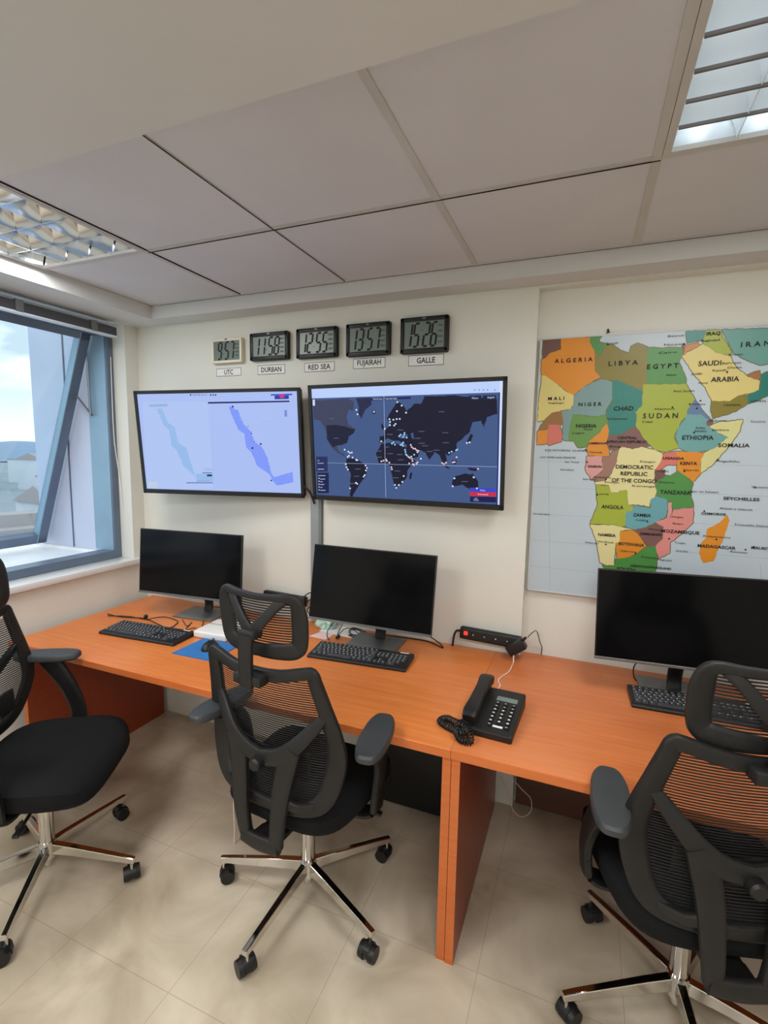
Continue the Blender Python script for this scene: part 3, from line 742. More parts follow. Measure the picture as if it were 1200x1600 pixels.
clocks = [('9:57', 'UTC', 331, 380, 528, 566, 'cream'), ('11:58', 'DURBAN', 391, 452, 518, 564, 'black'), ('12:55', 'RED SEA', 463, 528, 512, 559, 'black'),
          ('13:57', 'FUJAIRAH', 541, 611, 506, 555, 'black'), ('15:26', 'GALLE', 626, 701, 496, 550, 'black')]
CX = [(-1.722, -1.520, 2.141, 2.272), (-1.467, -1.228, 2.142, 2.285), (-1.180, -0.945, 2.138, 2.287), (-0.897, -0.665, 2.133, 2.288), (-0.614, -0.382, 2.130, 2.293)]
clabels = ['small cream-framed wall clock reading 9:57, first of the row', 'black-framed wall clock reading 11:58', 'black-framed wall clock reading 12:55',
           'black-framed wall clock reading 13:57', 'black-framed wall clock reading 15:26, last of the row']
for (tm, nm, *_, kind), (x0, x1, z0, z1), lb in zip(clocks, CX, clabels):
    W, H = x1-x0, z1-z0
    t = thing('wall_clock', lb, 'clock', ((x0+x1)/2, -0.012, (z0+z1)/2), 0, 'digital clocks on the back wall')
    m1 = M[kind]; bd = 0.014 if kind == 'cream' else 0.021
    b = BM(); rbox(b, (0, 0.002, 0), (W, 0.022, H), 0.008 if kind == 'cream' else 0.010, 3); obj('case', b, m1, t, smooth=True)
    b = BM()
    for s in (-1, 1): rbox(b, (s*(W/2-bd/2), -0.012, 0), (bd, 0.010, H-0.004), 0.004)
    rbox(b, (0, -0.012, H/2-bd/2-0.001), (W-0.004, 0.010, bd), 0.004); rbox(b, (0, -0.012, -H/2+bd/2+0.001), (W-0.004, 0.010, bd), 0.004)
    obj('frame', b, m1, t, smooth=True)
    b = BM(); bx(b, -W/2+bd, W/2-bd, -0.0135, -0.010, -H/2+bd, H/2-bd); obj('display', b, M['lcd'], t)
    hg = (H-2*bd)*0.85; wd = (W-2*bd)*0.125
    n_ = len(tm)-1; tot = n_*(wd+0.012)+0.010; x = -tot/2-0.008
    if n_ == 3: x += 0.008
    for ch in tm:
        b = BM(); x = digits(b, ch, x, 0, hg, wd, -0.0140); obj('colon' if ch == ':' else 'figure', b, M['ink'], t, smooth='flat')
    b = BM()
    for k in range(4): poly(b, [(W/2-bd-0.028, -0.0139, -H*0.25+k*H*0.15), (W/2-bd-0.006, -0.0139, -H*0.25+k*H*0.15), (W/2-bd-0.006, -0.0139, -H*0.25+k*H*0.15+0.009), (W/2-bd-0.028, -0.0139, -H*0.25+k*H*0.15+0.009)])
    obj('small_figures', b, M['faint'], t, smooth='flat')
    b = BM(); rbox(b, (0, -0.018, H/2-bd*0.45), (0.016, 0.003, 0.007), 0.001, 1); obj('sensor', b, M['steel'], t)
LX = [(-1.713, -1.545, 2.0755, 2.118), (-1.436, -1.264, 2.074, 2.122), (-1.146, -0.972, 2.075, 2.121), (-0.868, -0.697, 2.078, 2.126), (-0.579, -0.407, 2.077, 2.126)]
for (tm, nm, *_), (x0, x1, z0, z1) in zip(clocks, LX):
    t = thing('paper_label', 'white paper label printed %s under a wall clock' % nm, 'label', ((x0+x1)/2, -0.0005, (z0+z1)/2), 0, 'city name labels under the clocks')
    W, H = x1-x0, z1-z0
    b = BM(); bx(b, -W/2, W/2, -0.0012, 0.0004, -H/2, H/2); obj('card', b, M['paper'], t)
    b = BM(); add_text(b, nm, 0.036, Matrix.Translation((0, -0.0016, 0)) @ WALLM, 0, offset=0.0006, maxw=W*(0.36 if nm == 'UTC' else 0.74 if nm != 'GALLE' else 0.52))
    for (u0, u1, v0, v1) in ((-W/2, W/2, H/2-0.0022, H/2), (-W/2, W/2, -H/2, -H/2+0.0022), (-W/2, -W/2+0.0022, -H/2, H/2), (W/2-0.0022, W/2, -H/2, H/2)):
        poly(b, [(u0, -0.0015, v0), (u1, -0.0015, v0), (u1, -0.0015, v1), (u0, -0.0015, v1)])
    obj('lettering', b, M['ink'], t, smooth='flat')

# ------------------------------------------------------------------ wall map
t = thing('wall_map', 'large glossy wall map of Africa and Arabia with coloured countries', 'map', (0, 0, 0))
YM = 0.028
MX0, MX1, MZ0, MZ1 = 0.012, 1.62, 1.058, 2.168
b = BM(); bx(b, MX0, MX1, YM, 0.0495, MZ0, MZ1); obj('board', b, M['map_edge'], t)
b = BM(); e = 0.004
for u0, u1, v0, v1 in ((MX0, MX1, MZ0, MZ0+e), (MX0, MX1, MZ1-e, MZ1), (MX0, MX0+e, MZ0, MZ1), (MX1-e, MX1, MZ0, MZ1)): bx(b, u0, u1, YM-0.003, YM+0.001, v0, v1)
obj('edge_trim', b, M['map_edge'], t)
def mz(p, k=0):
    v = aty(820+p[0]/3.158, 440+p[1]/3.158, YM); v.y = YM-0.0006-0.00012*k; return v
O, B1, G1, OL, Y1, GB, TE, MR, YG, BL, PK, GR2, PY, RD, BR2 = (214, 136, 34), (108, 76, 66), (74, 138, 66), (128, 118, 40), (212, 198, 122), (118, 150, 150), (30, 122, 112), (122, 84, 80), (156, 170, 52), (92, 120, 160), (208, 150, 150), (96, 142, 66), (216, 208, 150), (206, 112, 98), (150, 112, 96)
countries = [
 ('Algeria', O, [(178,280),(325,275),(320,290),(345,330),(345,440),(372,470),(290,520),(240,563),(225,560),(200,535),(150,500),(82,458),(82,385),(130,350),(178,335)]),
 ('Morocco', B1, [(90,290),(178,283),(178,335),(130,350),(88,385)]),
 ('Tunisia', G1, [(325,272),(380,270),(365,285),(370,300),(405,310),(385,345),(375,365),(345,345),(320,300)]),
 ('Libya', OL, [(345,350),(375,365),(400,310),(440,315),(470,340),(515,352),(525,320),(560,305),(605,322),(600,540),(585,540),(440,487),(400,490),(372,470),(345,440)]),
 ('Egypt', G1, [(605,325),(680,330),(720,325),(780,325),(785,345),(760,395),(795,480),(795,503),(600,505)]),
 ('Mali', Y1, [(85,462),(100,465),(150,500),(200,540),(242,563),(240,605),(225,630),(180,635),(130,650),(95,685),(75,690),(62,690),(68,600),(82,500)]),
 ('Niger', GB, [(242,563),(290,520),(375,480),(415,490),(432,495),(430,580),(398,640),(400,655),(350,665),(240,655),(235,700),(215,785),(188,780),(190,690),(180,640),(225,630),(242,600)]),
 ('Chad', TE, [(432,490),(455,485),(580,540),(578,615),(548,650),(548,710),(480,750),(425,762),(412,740),(415,680),(400,650),(430,590)]),
 ('Burkina', (146,104,52), [(62,745),(75,720),(95,690),(130,650),(180,635),(190,690),(185,705),(120,705),(115,735)]),
 ('Coast', O, [(62,740),(115,730),(118,760),(110,800),(60,805)]),
 ('Ghana', RD, [(118,705),(172,705),(185,760),(180,790),(120,808),(108,790)]),
 ('Nigeria', GR2, [(235,655),(300,665),(350,668),(395,655),(410,680),(405,720),(370,740),(320,785),(300,815),(262,818),(240,785),(215,785),(220,720)]),
 ('Cameroon', O, [(405,700),(415,735),(410,790),(418,860),(380,862),(315,858),(303,830),(320,785),(370,745),(385,720)]),
 ('CAR', MR, [(412,762),(480,750),(545,712),(580,770),(620,810),(560,815),(530,825),(480,812),(465,830),(415,830),(402,800)]),
 ('Sudan', YG, [(582,508),(795,505),(820,550),(840,580),(800,640),(800,660),(770,690),(750,730),(735,765),(760,820),(700,840),(640,830),(580,765),(565,735),(548,715),(552,655),(545,645),(580,610)]),
 ('Eritrea', BL, [(800,640),(840,580),(870,630),(925,690),(910,692),(870,655),(800,655)]),
 ('Ethiopia', (104,158,158), [(800,655),(870,655),(912,690),(912,715),(960,750),(1005,768),(930,825),(850,842),(800,838),(760,820),(745,770),(755,720),(790,680)]),
 ('Djibouti', MR, [(895,690),(925,680),(925,710),(900,712)]),
 ('Somalia', (206,204,140), [(912,714),(960,692),(1010,690),(1075,680),(1060,740),(1000,820),(930,900),(870,945),(868,860),(888,843),(930,825),(1005,768),(950,745)]),
 ('Kenya', O, [(745,838),(850,842),(888,845),(868,880),(868,945),(830,990),(795,960),(750,930),(755,880)]),
 ('Uganda', RD, [(690,845),(745,840),(757,870),(745,905),(700,905),(660,935),(640,920),(670,880)]),
 ('Rwanda', B1, [(640,935),(690,930),(695,960),(670,985),(640,985)]),
 ('Lake', (190,204,214), [(700,912),(726,908),(722,955),(690,950)]),
 ('Tanzania', G1, [(655,985),(700,955),(725,955),(755,935),(800,965),(830,1000),(815,1040),(832,1110),(735,1125),(720,1085),(670,1070),(645,1035)]),
 ('Gabon', PK, [(305,862),(380,862),(385,930),(345,965),(330,980),(300,930)]),
 ('Congo', BR2, [(380,862),(418,865),(430,840),(465,830),(450,900),(430,940),(400,985),(345,985),(330,970),(385,935),(385,880)]),
 ('DRC', PY, [(480,812),(530,828),(575,815),(640,830),(680,850),(670,890),(640,930),(640,1000),(650,1040),(640,1070),(620,1080),(615,1110),(560,1100),(510,1100),(505,1030),(470,1030),(460,1042),(425,1040),(415,1005),(350,1000),(345,990),(400,985),(430,945),(450,900),(465,830)]),
 ('Angola', YG, [(350,1003),(415,1008),(425,1040),(460,1045),(470,1030),(505,1032),(508,1100),(535,1105),(532,1130),(500,1135),(497,1205),(480,1210),(440,1200),(322,1195),(360,1100)]),
 ('Zambia', (100,158,168), [(500,1135),(532,1130),(540,1102),(570,1110),(620,1118),(620,1075),(650,1058),(700,1075),(705,1120),(695,1160),(650,1185),(600,1210),(540,1225),(500,1210),(495,1190)]),
 ('Namibia', PY, [(322,1200),(440,1202),(530,1222),(470,1230),(470,1285),(448,1290),(440,1400),(405,1400),(370,1385),(355,1280)]),
 ('Botswana', O, [(470,1232),(530,1225),(560,1245),(600,1305),(555,1340),(510,1360),(455,1370),(450,1290),(468,1285)]),
 ('Zimbabwe', MR, [(545,1225),(600,1212),(650,1188),(685,1210),(680,1260),(650,1300),(600,1305),(575,1270)]),
 ('Mozambique', (214,136,130), [(735,1125),(832,1114),(830,1190),(765,1250),(715,1290),(715,1340),(660,1365),(645,1305),(680,1270),(685,1210),(645,1187),(700,1165),(725,1150)]),
 ('Malawi', PK, [(708,1090),(726,1092),(722,1150),(702,1165)]),
 ('South Africa', G1, [(380,1390),(405,1402),(440,1400),(450,1370),(510,1362),(560,1340),(600,1308),(645,1310),(652,1365),(650,1410),(640,1440),(600,1500),(450,1500),(400,1430)]),
 ('Madagascar', O, [(1000,1150),(1010,1180),(980,1270),(930,1380),(880,1388),(858,1340),(870,1290),(890,1270),(900,1220),(960,1190)]),
 ('Saudi', Y1, [(775,368),(800,350),(860,320),(880,308),(960,355),(1010,365),(1040,420),(1100,470),(1160,490),(1155,540),(1060,560),(1010,590),(925,590),(890,520),(830,450)]),
 ('Syria', (52,132,124), [(795,248),(890,243),(885,285),(800,305)]),
 ('Jordan', (196,122,50), [(785,318),(855,300),(860,320),(800,345),(790,365),(780,350)]),
 ('Israel', B1, [(776,312),(790,310),(788,345),(780,360)]),
 ('Iraq', YG, [(892,243),(970,240),(975,275),(1000,310),(1020,355),(1000,362),(940,350),(880,305),(885,275)]),
 ('Iran', (98,154,146), [(975,238),(1200,232),(1420,228),(1430,440),(1300,430),(1200,405),(1160,412),(1100,390),(1060,370),(1030,350),(1005,300)]),
 ('UAE', (160,106,60), [(1095,460),(1160,440),(1166,480),(1130,482)]),
 ('Oman', (30,118,108), [(1165,460),(1200,445),(1235,480),(1210,560),(1105,602),(1095,566),(1160,532)]),
 ('Yemen', OL, [(920,590),(1010,590),(1060,560),(1098,566),(1100,602),(1040,640),(960,665),(930,675),(918,640)]),
 ('Pakistan', YG, [(1430,228),(1600,224),(1580,420),(1432,440)]),
]
mats = []; b = BM()
def mmi(c_):
    q = pmat(*c_) if c_ else M['map_sea']
    if q not in mats: mats.append(q)
    return mats.index(q)
poly(b, [(MX0+e, YM-0.0003, MZ0+e), (MX1-e, YM-0.0003, MZ0+e), (MX1-e, YM-0.0003, MZ1-e), (MX0+e, YM-0.0003, MZ1-e)], mmi(None))
BND = (96, 92, 60)
def grow(pts, d):
    n = len(pts); A = sum(pts[i][0]*pts[(i+1) % n][1]-pts[(i+1) % n][0]*pts[i][1] for i in range(n)); sg = 1 if A > 0 else -1; out = []
    for i in range(n):
        a, c2 = pts[i-1], pts[(i+1) % n]; tx, ty = c2[0]-a[0], c2[1]-a[1]; L = math.hypot(tx, ty) or 1
        out.append((pts[i][0]+sg*ty/L*d, pts[i][1]-sg*tx/L*d))
    return out
for k, (nm, c_, pts) in enumerate(countries):
    if nm in ('Lake', 'Madagascar'): continue
    P = [mz(p, 0.2+k*0.01) for p in grow(roughen(pts, 2.2), 4.5)]
    for v in P: v.x = max(MX0+e, min(MX1-e, v.x)); v.z = max(MZ0+e, min(MZ1-e, v.z))
    poly(b, P, mmi((104, 104, 74)))
for k, (nm, c_, pts) in enumerate(countries):
    P = [mz(p, 1+k*0.04) for p in roughen(pts, 2.2)]
    for v in P: v.x = max(MX0+e, min(MX1-e, v.x)); v.z = max(MZ0+e, min(MZ1-e, v.z))
    poly(b, P, mmi(c_))
# graticule
for x in (115, 640, 1160):
    p0, p1 = mz((x, 800 if x < 300 else 1390)), mz((x+8, 1500))
    poly(b, [(p0.x, YM-0.0005, p0.z), (p0.x+0.0012, YM-0.0005, p0.z), (p1.x+0.0012, YM-0.0005, p1.z), (p1.x, YM-0.0005, p1.z)], mmi((140, 152, 164)))
for z in (1.17, 1.29, 1.41, 1.53, 1.645):
    poly(b, [(MX0+e, YM-0.0005, z), (MX1-e, YM-0.0005, z), (MX1-e, YM-0.0005, z+0.001), (MX0+e, YM-0.0005, z+0.001)], mmi((150, 160, 172)))
obj('map_print', b, mats, t, smooth='flat')
b = BM()
def mtext(s, x, y, h, w_=None, sp=1.0, off=0.0):
    p = mz((x, y), 60); add_text(b, s, h, Matrix.Translation((p.x, YM-0.0032, p.z)) @ WALLM, 0, spacing=sp, offset=off, maxw=w_)
K = 0.00092    # metres per crop pixel, roughly
for s, x, y, h, w_ in (('A L G E R I A', 240, 388, 0.024, 165), ('L I B Y A', 485, 402, 0.026, 118), ('E G Y P T', 680, 418, 0.026, 120), ('M A L I', 155, 577, 0.020, 72), ('N I G E R', 322, 605, 0.021, 98),
                       ('CHAD', 487, 626, 0.024, 80), ('S U D A N', 668, 662, 0.028, 135), ('NIGERIA', 303, 712, 0.020, 88), ('CENTRAL', 505, 771, 0.015, 80), ('AFRICAN REPUBLIC', 500, 790, 0.013, 165),
                       ('SAUDI', 912, 403, 0.026, 82), ('ARABIA', 987, 482, 0.026, 100), ('I R A N', 1138, 308, 0.026, 100), ('IRAQ', 930, 258, 0.018, 50), ('ETHIOPIA', 853, 770, 0.024, 116), ('SOMALIA', 1030, 808, 0.020, 112),
                       ('DEMOCRATIC', 540, 915, 0.022, 150), ('REPUBLIC', 538, 948, 0.022, 108), ('OF THE CONGO', 538, 982, 0.022, 182), ('UGANDA', 733, 872, 0.014, 82), ('KENYA', 808, 897, 0.018, 64),
                       ('TANZANIA', 742, 1040, 0.022, 118), ('ANGOLA', 432, 1112, 0.022, 92), ('ZAMBIA', 578, 1152, 0.018, 72), ('MOZAMBIQUE', 765, 1236, 0.018, 148), ('ZIMBABWE', 620, 1246, 0.015, 88),
                       ('NAMIBIA', 405, 1250, 0.018, 74), ('BOTSWANA', 525, 1296, 0.018, 104), ('MADAGASCAR', 945, 1308, 0.017, 140), ('SOUTH', 498, 1418, 0.018, 76), ('LESOTHO', 568, 1404, 0.012, 76), ('SWAZILAND', 668, 1412, 0.012, 86),
                       ('SEYCHELLES', 1067, 1072, 0.016, 128), ('CAMEROON', 360, 798, 0.012, 80), ('GABON', 345, 912, 0.013, 60), ('COMOROS', 930, 1146, 0.013, 90), ('MAURITIUS', 1180, 1316, 0.014, 90)):
    mtext(s, x, y, h, w_*K, off=0.0004)
for s, x, y, w_ in (('Khartoum', 690, 628, 76), ('Addis', 865, 722, 36), ('Ababa', 865, 737, 46), ('Eritrea', 850, 605, 60), ('N\'Djamena', 455, 678, 84), ('Abuja', 312, 730, 38), ('Lagos', 265, 748, 50), ('Ouagadougou', 155, 600, 70),
                    ('EQUATORIAL GUINEA', 205, 834, 190), ('SAO TOME AND PRINCIPE', 162, 868, 160), ('Sao Tome', 232, 890, 62), ('Kinshasa', 430, 990, 62), ('Kisangani', 605, 890, 60), ('Nairobi', 820, 930, 56), ('Mogadishu', 1000, 888, 84),
                    ('Dar es Salaam', 885, 1036, 104), ('Luanda', 385, 1047, 50), ('Lusaka', 578, 1176, 46), ('Harare', 640, 1222, 46), ('Windhoek', 398, 1284, 70), ('Gaborone', 510, 1330, 64), ('Pretoria', 612, 1360, 60),
                    ('Antananarivo', 945, 1258, 104), ('Riyadh', 960, 440, 50), ('Jeddah', 848, 457, 40), ('Mecca', 880, 500, 34), ('Baghdad', 915, 292, 66), ('YEMEN', 1020, 610, 60), ('OMAN', 1150, 590, 50), ('Port Sudan', 785, 540, 76), ('El Obeid', 605, 692, 40),
                    ('Aldabra Islands', 1040, 1122, 118), ('Ascension Island', 82, 1146, 74), ('Djibouti', 950, 688, 64), ('Berbera', 965, 732, 60), ('Bangui', 455, 815, 60), ('Yaounde', 350, 842, 56), ('Brazzaville', 385, 965, 70), ('Kigali', 680, 936, 44), ('Dodoma', 700, 990, 60),
                    ('Kananga', 585, 1010, 90), ('Lilongwe', 750, 1162, 50), ('Blantyre', 755, 1195, 40), ('Maputo', 690, 1374, 56), ('Tromelin Island', 1115, 1202, 120), ('Reunion', 1055, 1334, 60), ('Tropic', 765, 1290, 44), ('Europa Island', 775, 1330, 44),
                    ('Aswan', 722, 460, 40), ('Cairo', 705, 350, 70), ('Tripoli', 430, 306, 50), ('Kuwait', 1040, 360, 50), ('Bahrain', 1020, 402, 66), ('Doha', 1035, 424, 50), ('Socotra', 1150, 690, 50), ('Beirut', 745, 268, 60), ('Nicosia', 740, 310, 80), ('Victoria', 1160, 1014, 60), ('Walvis Bay', 330, 1290, 60), ('Annobon', 208, 928, 60), ('Saint Helena', 320, 975, 60)):
    mtext(s, x, y, 0.0115, w_*K)
for x, y in ((728, 620), (835, 745), (787, 936), (400, 1296), (604, 1184), (547, 1340), (945, 1272), (712, 1268), (998, 447), (866, 588), (848, 626), (300, 830), (308, 890), (400, 975), (357, 1052), (822, 1038), (885, 1132), (1088, 1322), (1130, 1308), (410, 310), (785, 308), (952, 880), (1135, 1016)):
    p = mz((x, y), 0); rr = 0.0035
    poly(b, [(p.x+rr*math.cos(a), YM-0.0031, p.z+rr*math.sin(a)) for a in [k*PI/4 for k in range(8)]])
obj('map_lettering', b, M['ink'], t, smooth='flat')
b = BM(); p = aty(950, 517, 0.045); cyl(b, (p.x, 0.05, p.z), (p.x, 0.038, p.z+0.004), 0.004, n=8); tube(b, [(p.x, 0.04, p.z), (p.x+0.006, 0.04, p.z-0.006), (p.x-0.005, 0.045, p.z-0.008)], 0.0018)
tag(obj('wall_hook', b, M['bcable'], None), 'tiny dark hook on the wall above the top edge of the map', 'hook')

# ------------------------------------------------------------------ monitors
def monitor(label, c, yaw, tilt, roll, W, H, basepos, baseyaw, chin=0.010, noff=0.05, bd_=0.19):
    t = thing('monitor', label, 'monitor', (basepos[0], basepos[1], ZD), 0, 'computer monitors on the desks')
    inv = Matrix.Translation((-basepos[0], -basepos[1], -ZD))
    F = inv @ frame_from(c, R(yaw), R(tilt), R(roll))
    def put(o): o.matrix_local = F; return o
    b = BM(); rbox(b, (0, 0.010, 0), (W, 0.018, H), 0.003); rbox(b, (0, 0.028, -0.03), (W*0.55, 0.03, H*0.5), 0.01); put(obj('housing', b, M['black'], t, smooth=True))
    b = BM(); bx(b, -W/2+0.004, W/2-0.004, -0.0008, 0.0012, -H/2+chin+0.003, H/2-0.004); put(obj('screen', b, M['screen'], t))
    b = BM(); rbox(b, (0, 0.002, -H/2+chin/2), (W, 0.010, chin), 0.001, 1); put(obj('lower_bezel', b, M['steel'], t))
    C0 = F @ Vector((0, 0.045, -0.06)); Rz = Matrix.Rotation(R(baseyaw), 3, 'Z')
    bk = Rz @ Vector((0, noff, 0))
    b = BM()
    path = smoothpath([bk+Vector((0, 0.0, 0.008)), bk+Vector((0, 0.004, 0.07)), C0+Vector((0, 0.01, -0.05)), C0], 6)
    sweep(b, path, [(0.026, 0.011)]*len(path), nrm=(0, 1, 0.01)); obj('stand_neck', b, M['black'], t, smooth=True)
    b = BM(); rbox(b, (0, 0, 0.004), (0.25, bd_, 0.007), 0.003, 2, rot=Rz); obj('stand_base', b, M['steel'], t, smooth=True)
    return t
monitor('switched-off black monitor in the corner nearest the window', (-1.707, -0.262, 1.058), 4.4, 4.9, 0.3, 0.65, 0.354, (-1.71, -0.165), 4)
monitor('switched-off black monitor below the world-map screen', (-0.654, -0.246, 1.053), 1.8, 9.1, -0.4, 0.604, 0.356, (-0.66, -0.145), 2)
monitor('switched-off black monitor in front of the wall map', (0.598, -0.234, 1.076), 2.0, 4.4, 1.2, 0.599, 0.349, (0.60, -0.085), 2, noff=-0.03, bd_=0.14)

# ------------------------------------------------------------------ keyboards
def key_mesh(wu):
    b = BM(); w_ = 0.019*wu-0.003; h, t_ = 0.0155, 0.005
    pr = [(-w_/2, -h/2), (w_/2, -h/2), (w_/2, h/2), (-w_/2, h/2)]
    lo = [b.verts.new((x, y, 0)) for x, y in pr]; hi = [b.verts.new((x*(1-0.0026/w_), y*0.84+0.0004, t_)) for x, y in pr]
    for f in (lo[::-1], hi): b.faces.new(f)
    for i in range(4): b.faces.new((lo[i], lo[(i+1) % 4], hi[(i+1) % 4], hi[i]))
    if wu < 3:
        for (ux, uy) in ((-0.0025, 0.002),):
            f = poly(b, [(ux-0.0016, uy-0.0024, t_+0.0002), (ux+0.0018, uy-0.0024, t_+0.0002), (ux+0.0018, uy+0.0026, t_+0.0002), (ux-0.0016, uy+0.0026, t_+0.0002)], 1)
    bmesh.ops.recalc_face_normals(b, faces=b.faces)
    me = bpy.data.meshes.new('key'); b.to_mesh(me); b.free(); me.materials.append(M['keycap']); me.materials.append(M['legend']); return me
KM = {}
def keyboard(label, loc, yaw):
    t = thing('keyboard', label, 'keyboard', loc, R(yaw), 'computer keyboards on the desks')
    b = BM()
    prof = [(-0.077, 0.0), (-0.077, 0.009), (-0.072, 0.013), (0.060, 0.022), (0.077, 0.022), (0.077, 0.0)]
    prism(b, prof, -0.228, 0.228, frame=lambda v: Vector((v.z, v.x, v.y)))
    obj('body', b, M['black'], t, bevel=0.002)
    b = BM(); bx(b, 0.165, 0.205, 0.064, 0.072, 0.0215, 0.0228); obj('badge', b, M['legend'], t)
    b = BM(); prism(b, [(-0.0775, 0.002), (-0.0775, 0.0085), (-0.0735, 0.012), (-0.0735, 0.0)], -0.226, 0.226, frame=lambda v: Vector((v.z, v.x, v.y))); obj('front_strip', b, M['grey_plastic'], t)
    rows = [(0.050, [1]*13, 0.0), (0.028, [1]*13+[2], 0), (0.009, [1.5]+[1]*12+[1.5], 0), (-0.010, [1.75]+[1]*11+[2.25], 0), (-0.029, [2.25]+[1]*10+[2.75], 0), (-0.048, [1.25, 1.25, 1.25, 6.25, 1.25, 1.25, 1.25, 1.25], 0)]
    x0 = -0.2165; tilt = math.atan2(0.009, 0.132)
    def put(x, y, wu):
        if wu not in KM: KM[wu] = key_mesh(wu)
        o = bpy.data.objects.new('key', KM[wu]); COL.objects.link(o); o.parent = t
        o.location = (x, y, 0.0132+(y+0.072)*0.0682); o.rotation_euler = (tilt, 0, 0)
    for y, ws, _ in rows:
        x = x0; extra = 0.019*2/12 if len(ws) == 13 and y == 0.050 else 0
        for w_ in ws:
            put(x+0.0095*w_, y, w_); x += 0.019*w_+extra
    xn = x0+0.019*15+0.004
    for y in (0.028, 0.009):
        for k in range(3): put(xn+0.019*(k+0.5), y, 1)
    put(xn+0.019*1.5, -0.029, 1)
    for k in range(3): put(xn+0.019*(k+0.5), -0.048, 1)
    xp = xn+0.019*3+0.004
    for r_, y in enumerate((0.028, 0.009, -0.010, -0.029)):
        for k in range(4 if r_ < 3 else 3): put(xp+0.019*(k+0.5), y, 1)
    put(xp+0.019*1.0, -0.048, 2)
    return t
keyboard('black keyboard in front of the monitor nearest the window', (-1.735, -0.52, ZD), 3.5)
keyboard('black keyboard in front of the middle monitor', (-0.655, -0.335, ZD), 4.5)
keyboard('black keyboard on the right-hand desk, partly behind a chair headrest', (0.662, -0.238, ZD), 2.0)

# ------------------------------------------------------------------ small desk things
def blob(bm, c, r, sc=(1, 1, 1)):
    vs_ = bmesh.ops.create_uvsphere(bm, u_segments=18, v_segments=10, radius=r)['verts']
    bmesh.ops.transform(bm, matrix=Matrix.Translation(c) @ Matrix.Diagonal((sc[0], sc[1], sc[2], 1)), verts=vs_)
def curl(name, label, pts, r, m_, cat='cable', group=None, extra=None):
    b = BM(); tube(b, pts, r)
    if extra: extra(b)
    return tag(obj(name, b, m_, None, smooth=True), label, cat, group)
P0 = atz(270, 1019, ZD); P1 = atz(318, 997, ZD); P2 = atz(366, 1010, ZD); P3 = atz(330, 1031, ZD)
b = BM(); fr = [(-1.448, -0.645), (-1.225, -0.640), (-1.235, -0.445), (-1.445, -0.450)]
prism(b, fr, ZD, ZD+0.004); tag(obj('mouse_pad', b, M['blue_pad']), 'blue cloth mouse pad on the long desk', 'mouse pad')
t = thing('computer_mouse', 'small black mouse on the blue pad', 'mouse', (-1.335, -0.53, ZD+0.004), R(10))
b = BM(); blob(b, (0, 0, 0.002), 0.05, (0.62, 1.05, 0.62)); bmesh.ops.bisect_plane(b, geom=b.verts[:]+b.edges[:]+b.faces[:], plane_co=(0, 0, 0.0004), plane_no=(0, 0, -1), clear_outer=True)
obj('body', b, M['black'], t, smooth=True)
b = BM(); cyl(b, (-0.004, 0.03, 0.028), (0.004, 0.03, 0.028), 0.008, n=14); obj('scroll_wheel', b, M['steel'], t)
b = BM(); rbox(b, (0, 0, 0.006), (0.10, 0.02, 0.012), 0.004, rot=Matrix.Rotation(R(18), 3, 'Z')); o = tag(obj('marker_pen', b, M['bcable'], None, smooth=True), 'short black bar-shaped object on the desk beside the near edge of the blue pad', 'pen'); o.location = (-1.155, -0.63, ZD)
t = thing('router_box', 'flat white box with rounded corners behind the blue mouse pad', 'electronics box', (-1.415, -0.355, ZD), R(3))
b = BM(); rbox(b, (0, 0, 0.018), (0.19, 0.19, 0.034), 0.008, 3); obj('body', b, M['white'], t, smooth=True)
b = BM(); bx(b, -0.092, 0.092, 0.018, 0.022, 0.0345, 0.0358); obj('dark_seam', b, M['steel'], t)
b = BM(); bx(b, 0.02, 0.05, -0.01, 0.02, 0.035, 0.041); obj('dongle', b, M['black'], t)
b = BM(); bx(b, -0.06, 0.05, -0.05, 0.03, 0.002, 0.016); o = tag(obj('dock', b, M['white'], None, bevel=0.003), 'smaller white slab leaning beside the flat white box', 'electronics box'); o.location = (-1.36, -0.215, ZD); o.rotation_euler = (0, 0, R(-12))
# papers behind the middle keyboard
for nm_, lb, pts, mt_ in (('paper_sheet', 'sheet of white paper under the middle monitor', [(-0.99, -0.12), (-0.80, -0.14), (-0.78, 0.0-0.01), (-0.98, -0.01)], M['paper']),
                          ('paper_slip', 'small pinkish paper slip left of the middle keyboard', [(-1.0, -0.205), (-0.90, -0.21), (-0.90, -0.13), (-0.97, -0.12)], M['pinkpaper'])):
    b = BM(); prism(b, pts, ZD+0.0002, ZD+0.0016); tag(obj(nm_, b, mt_), lb, 'paper')
t = thing('plastic_bag', 'pale green crumpled plastic behind the middle monitor', 'plastic wrap', (-0.985, -0.06, ZD+0.002))
b = BM(); bmesh.ops.create_icosphere(b, subdivisions=3, radius=0.05); random.seed(9)
for v in b.verts: v.co *= random.uniform(0.8, 1.15); v.co.x *= 1.1; v.co.y *= 0.8; v.co.z = max(0, v.co.z*0.8+0.018)
obj('wrap', b, M['greenglass'], t)
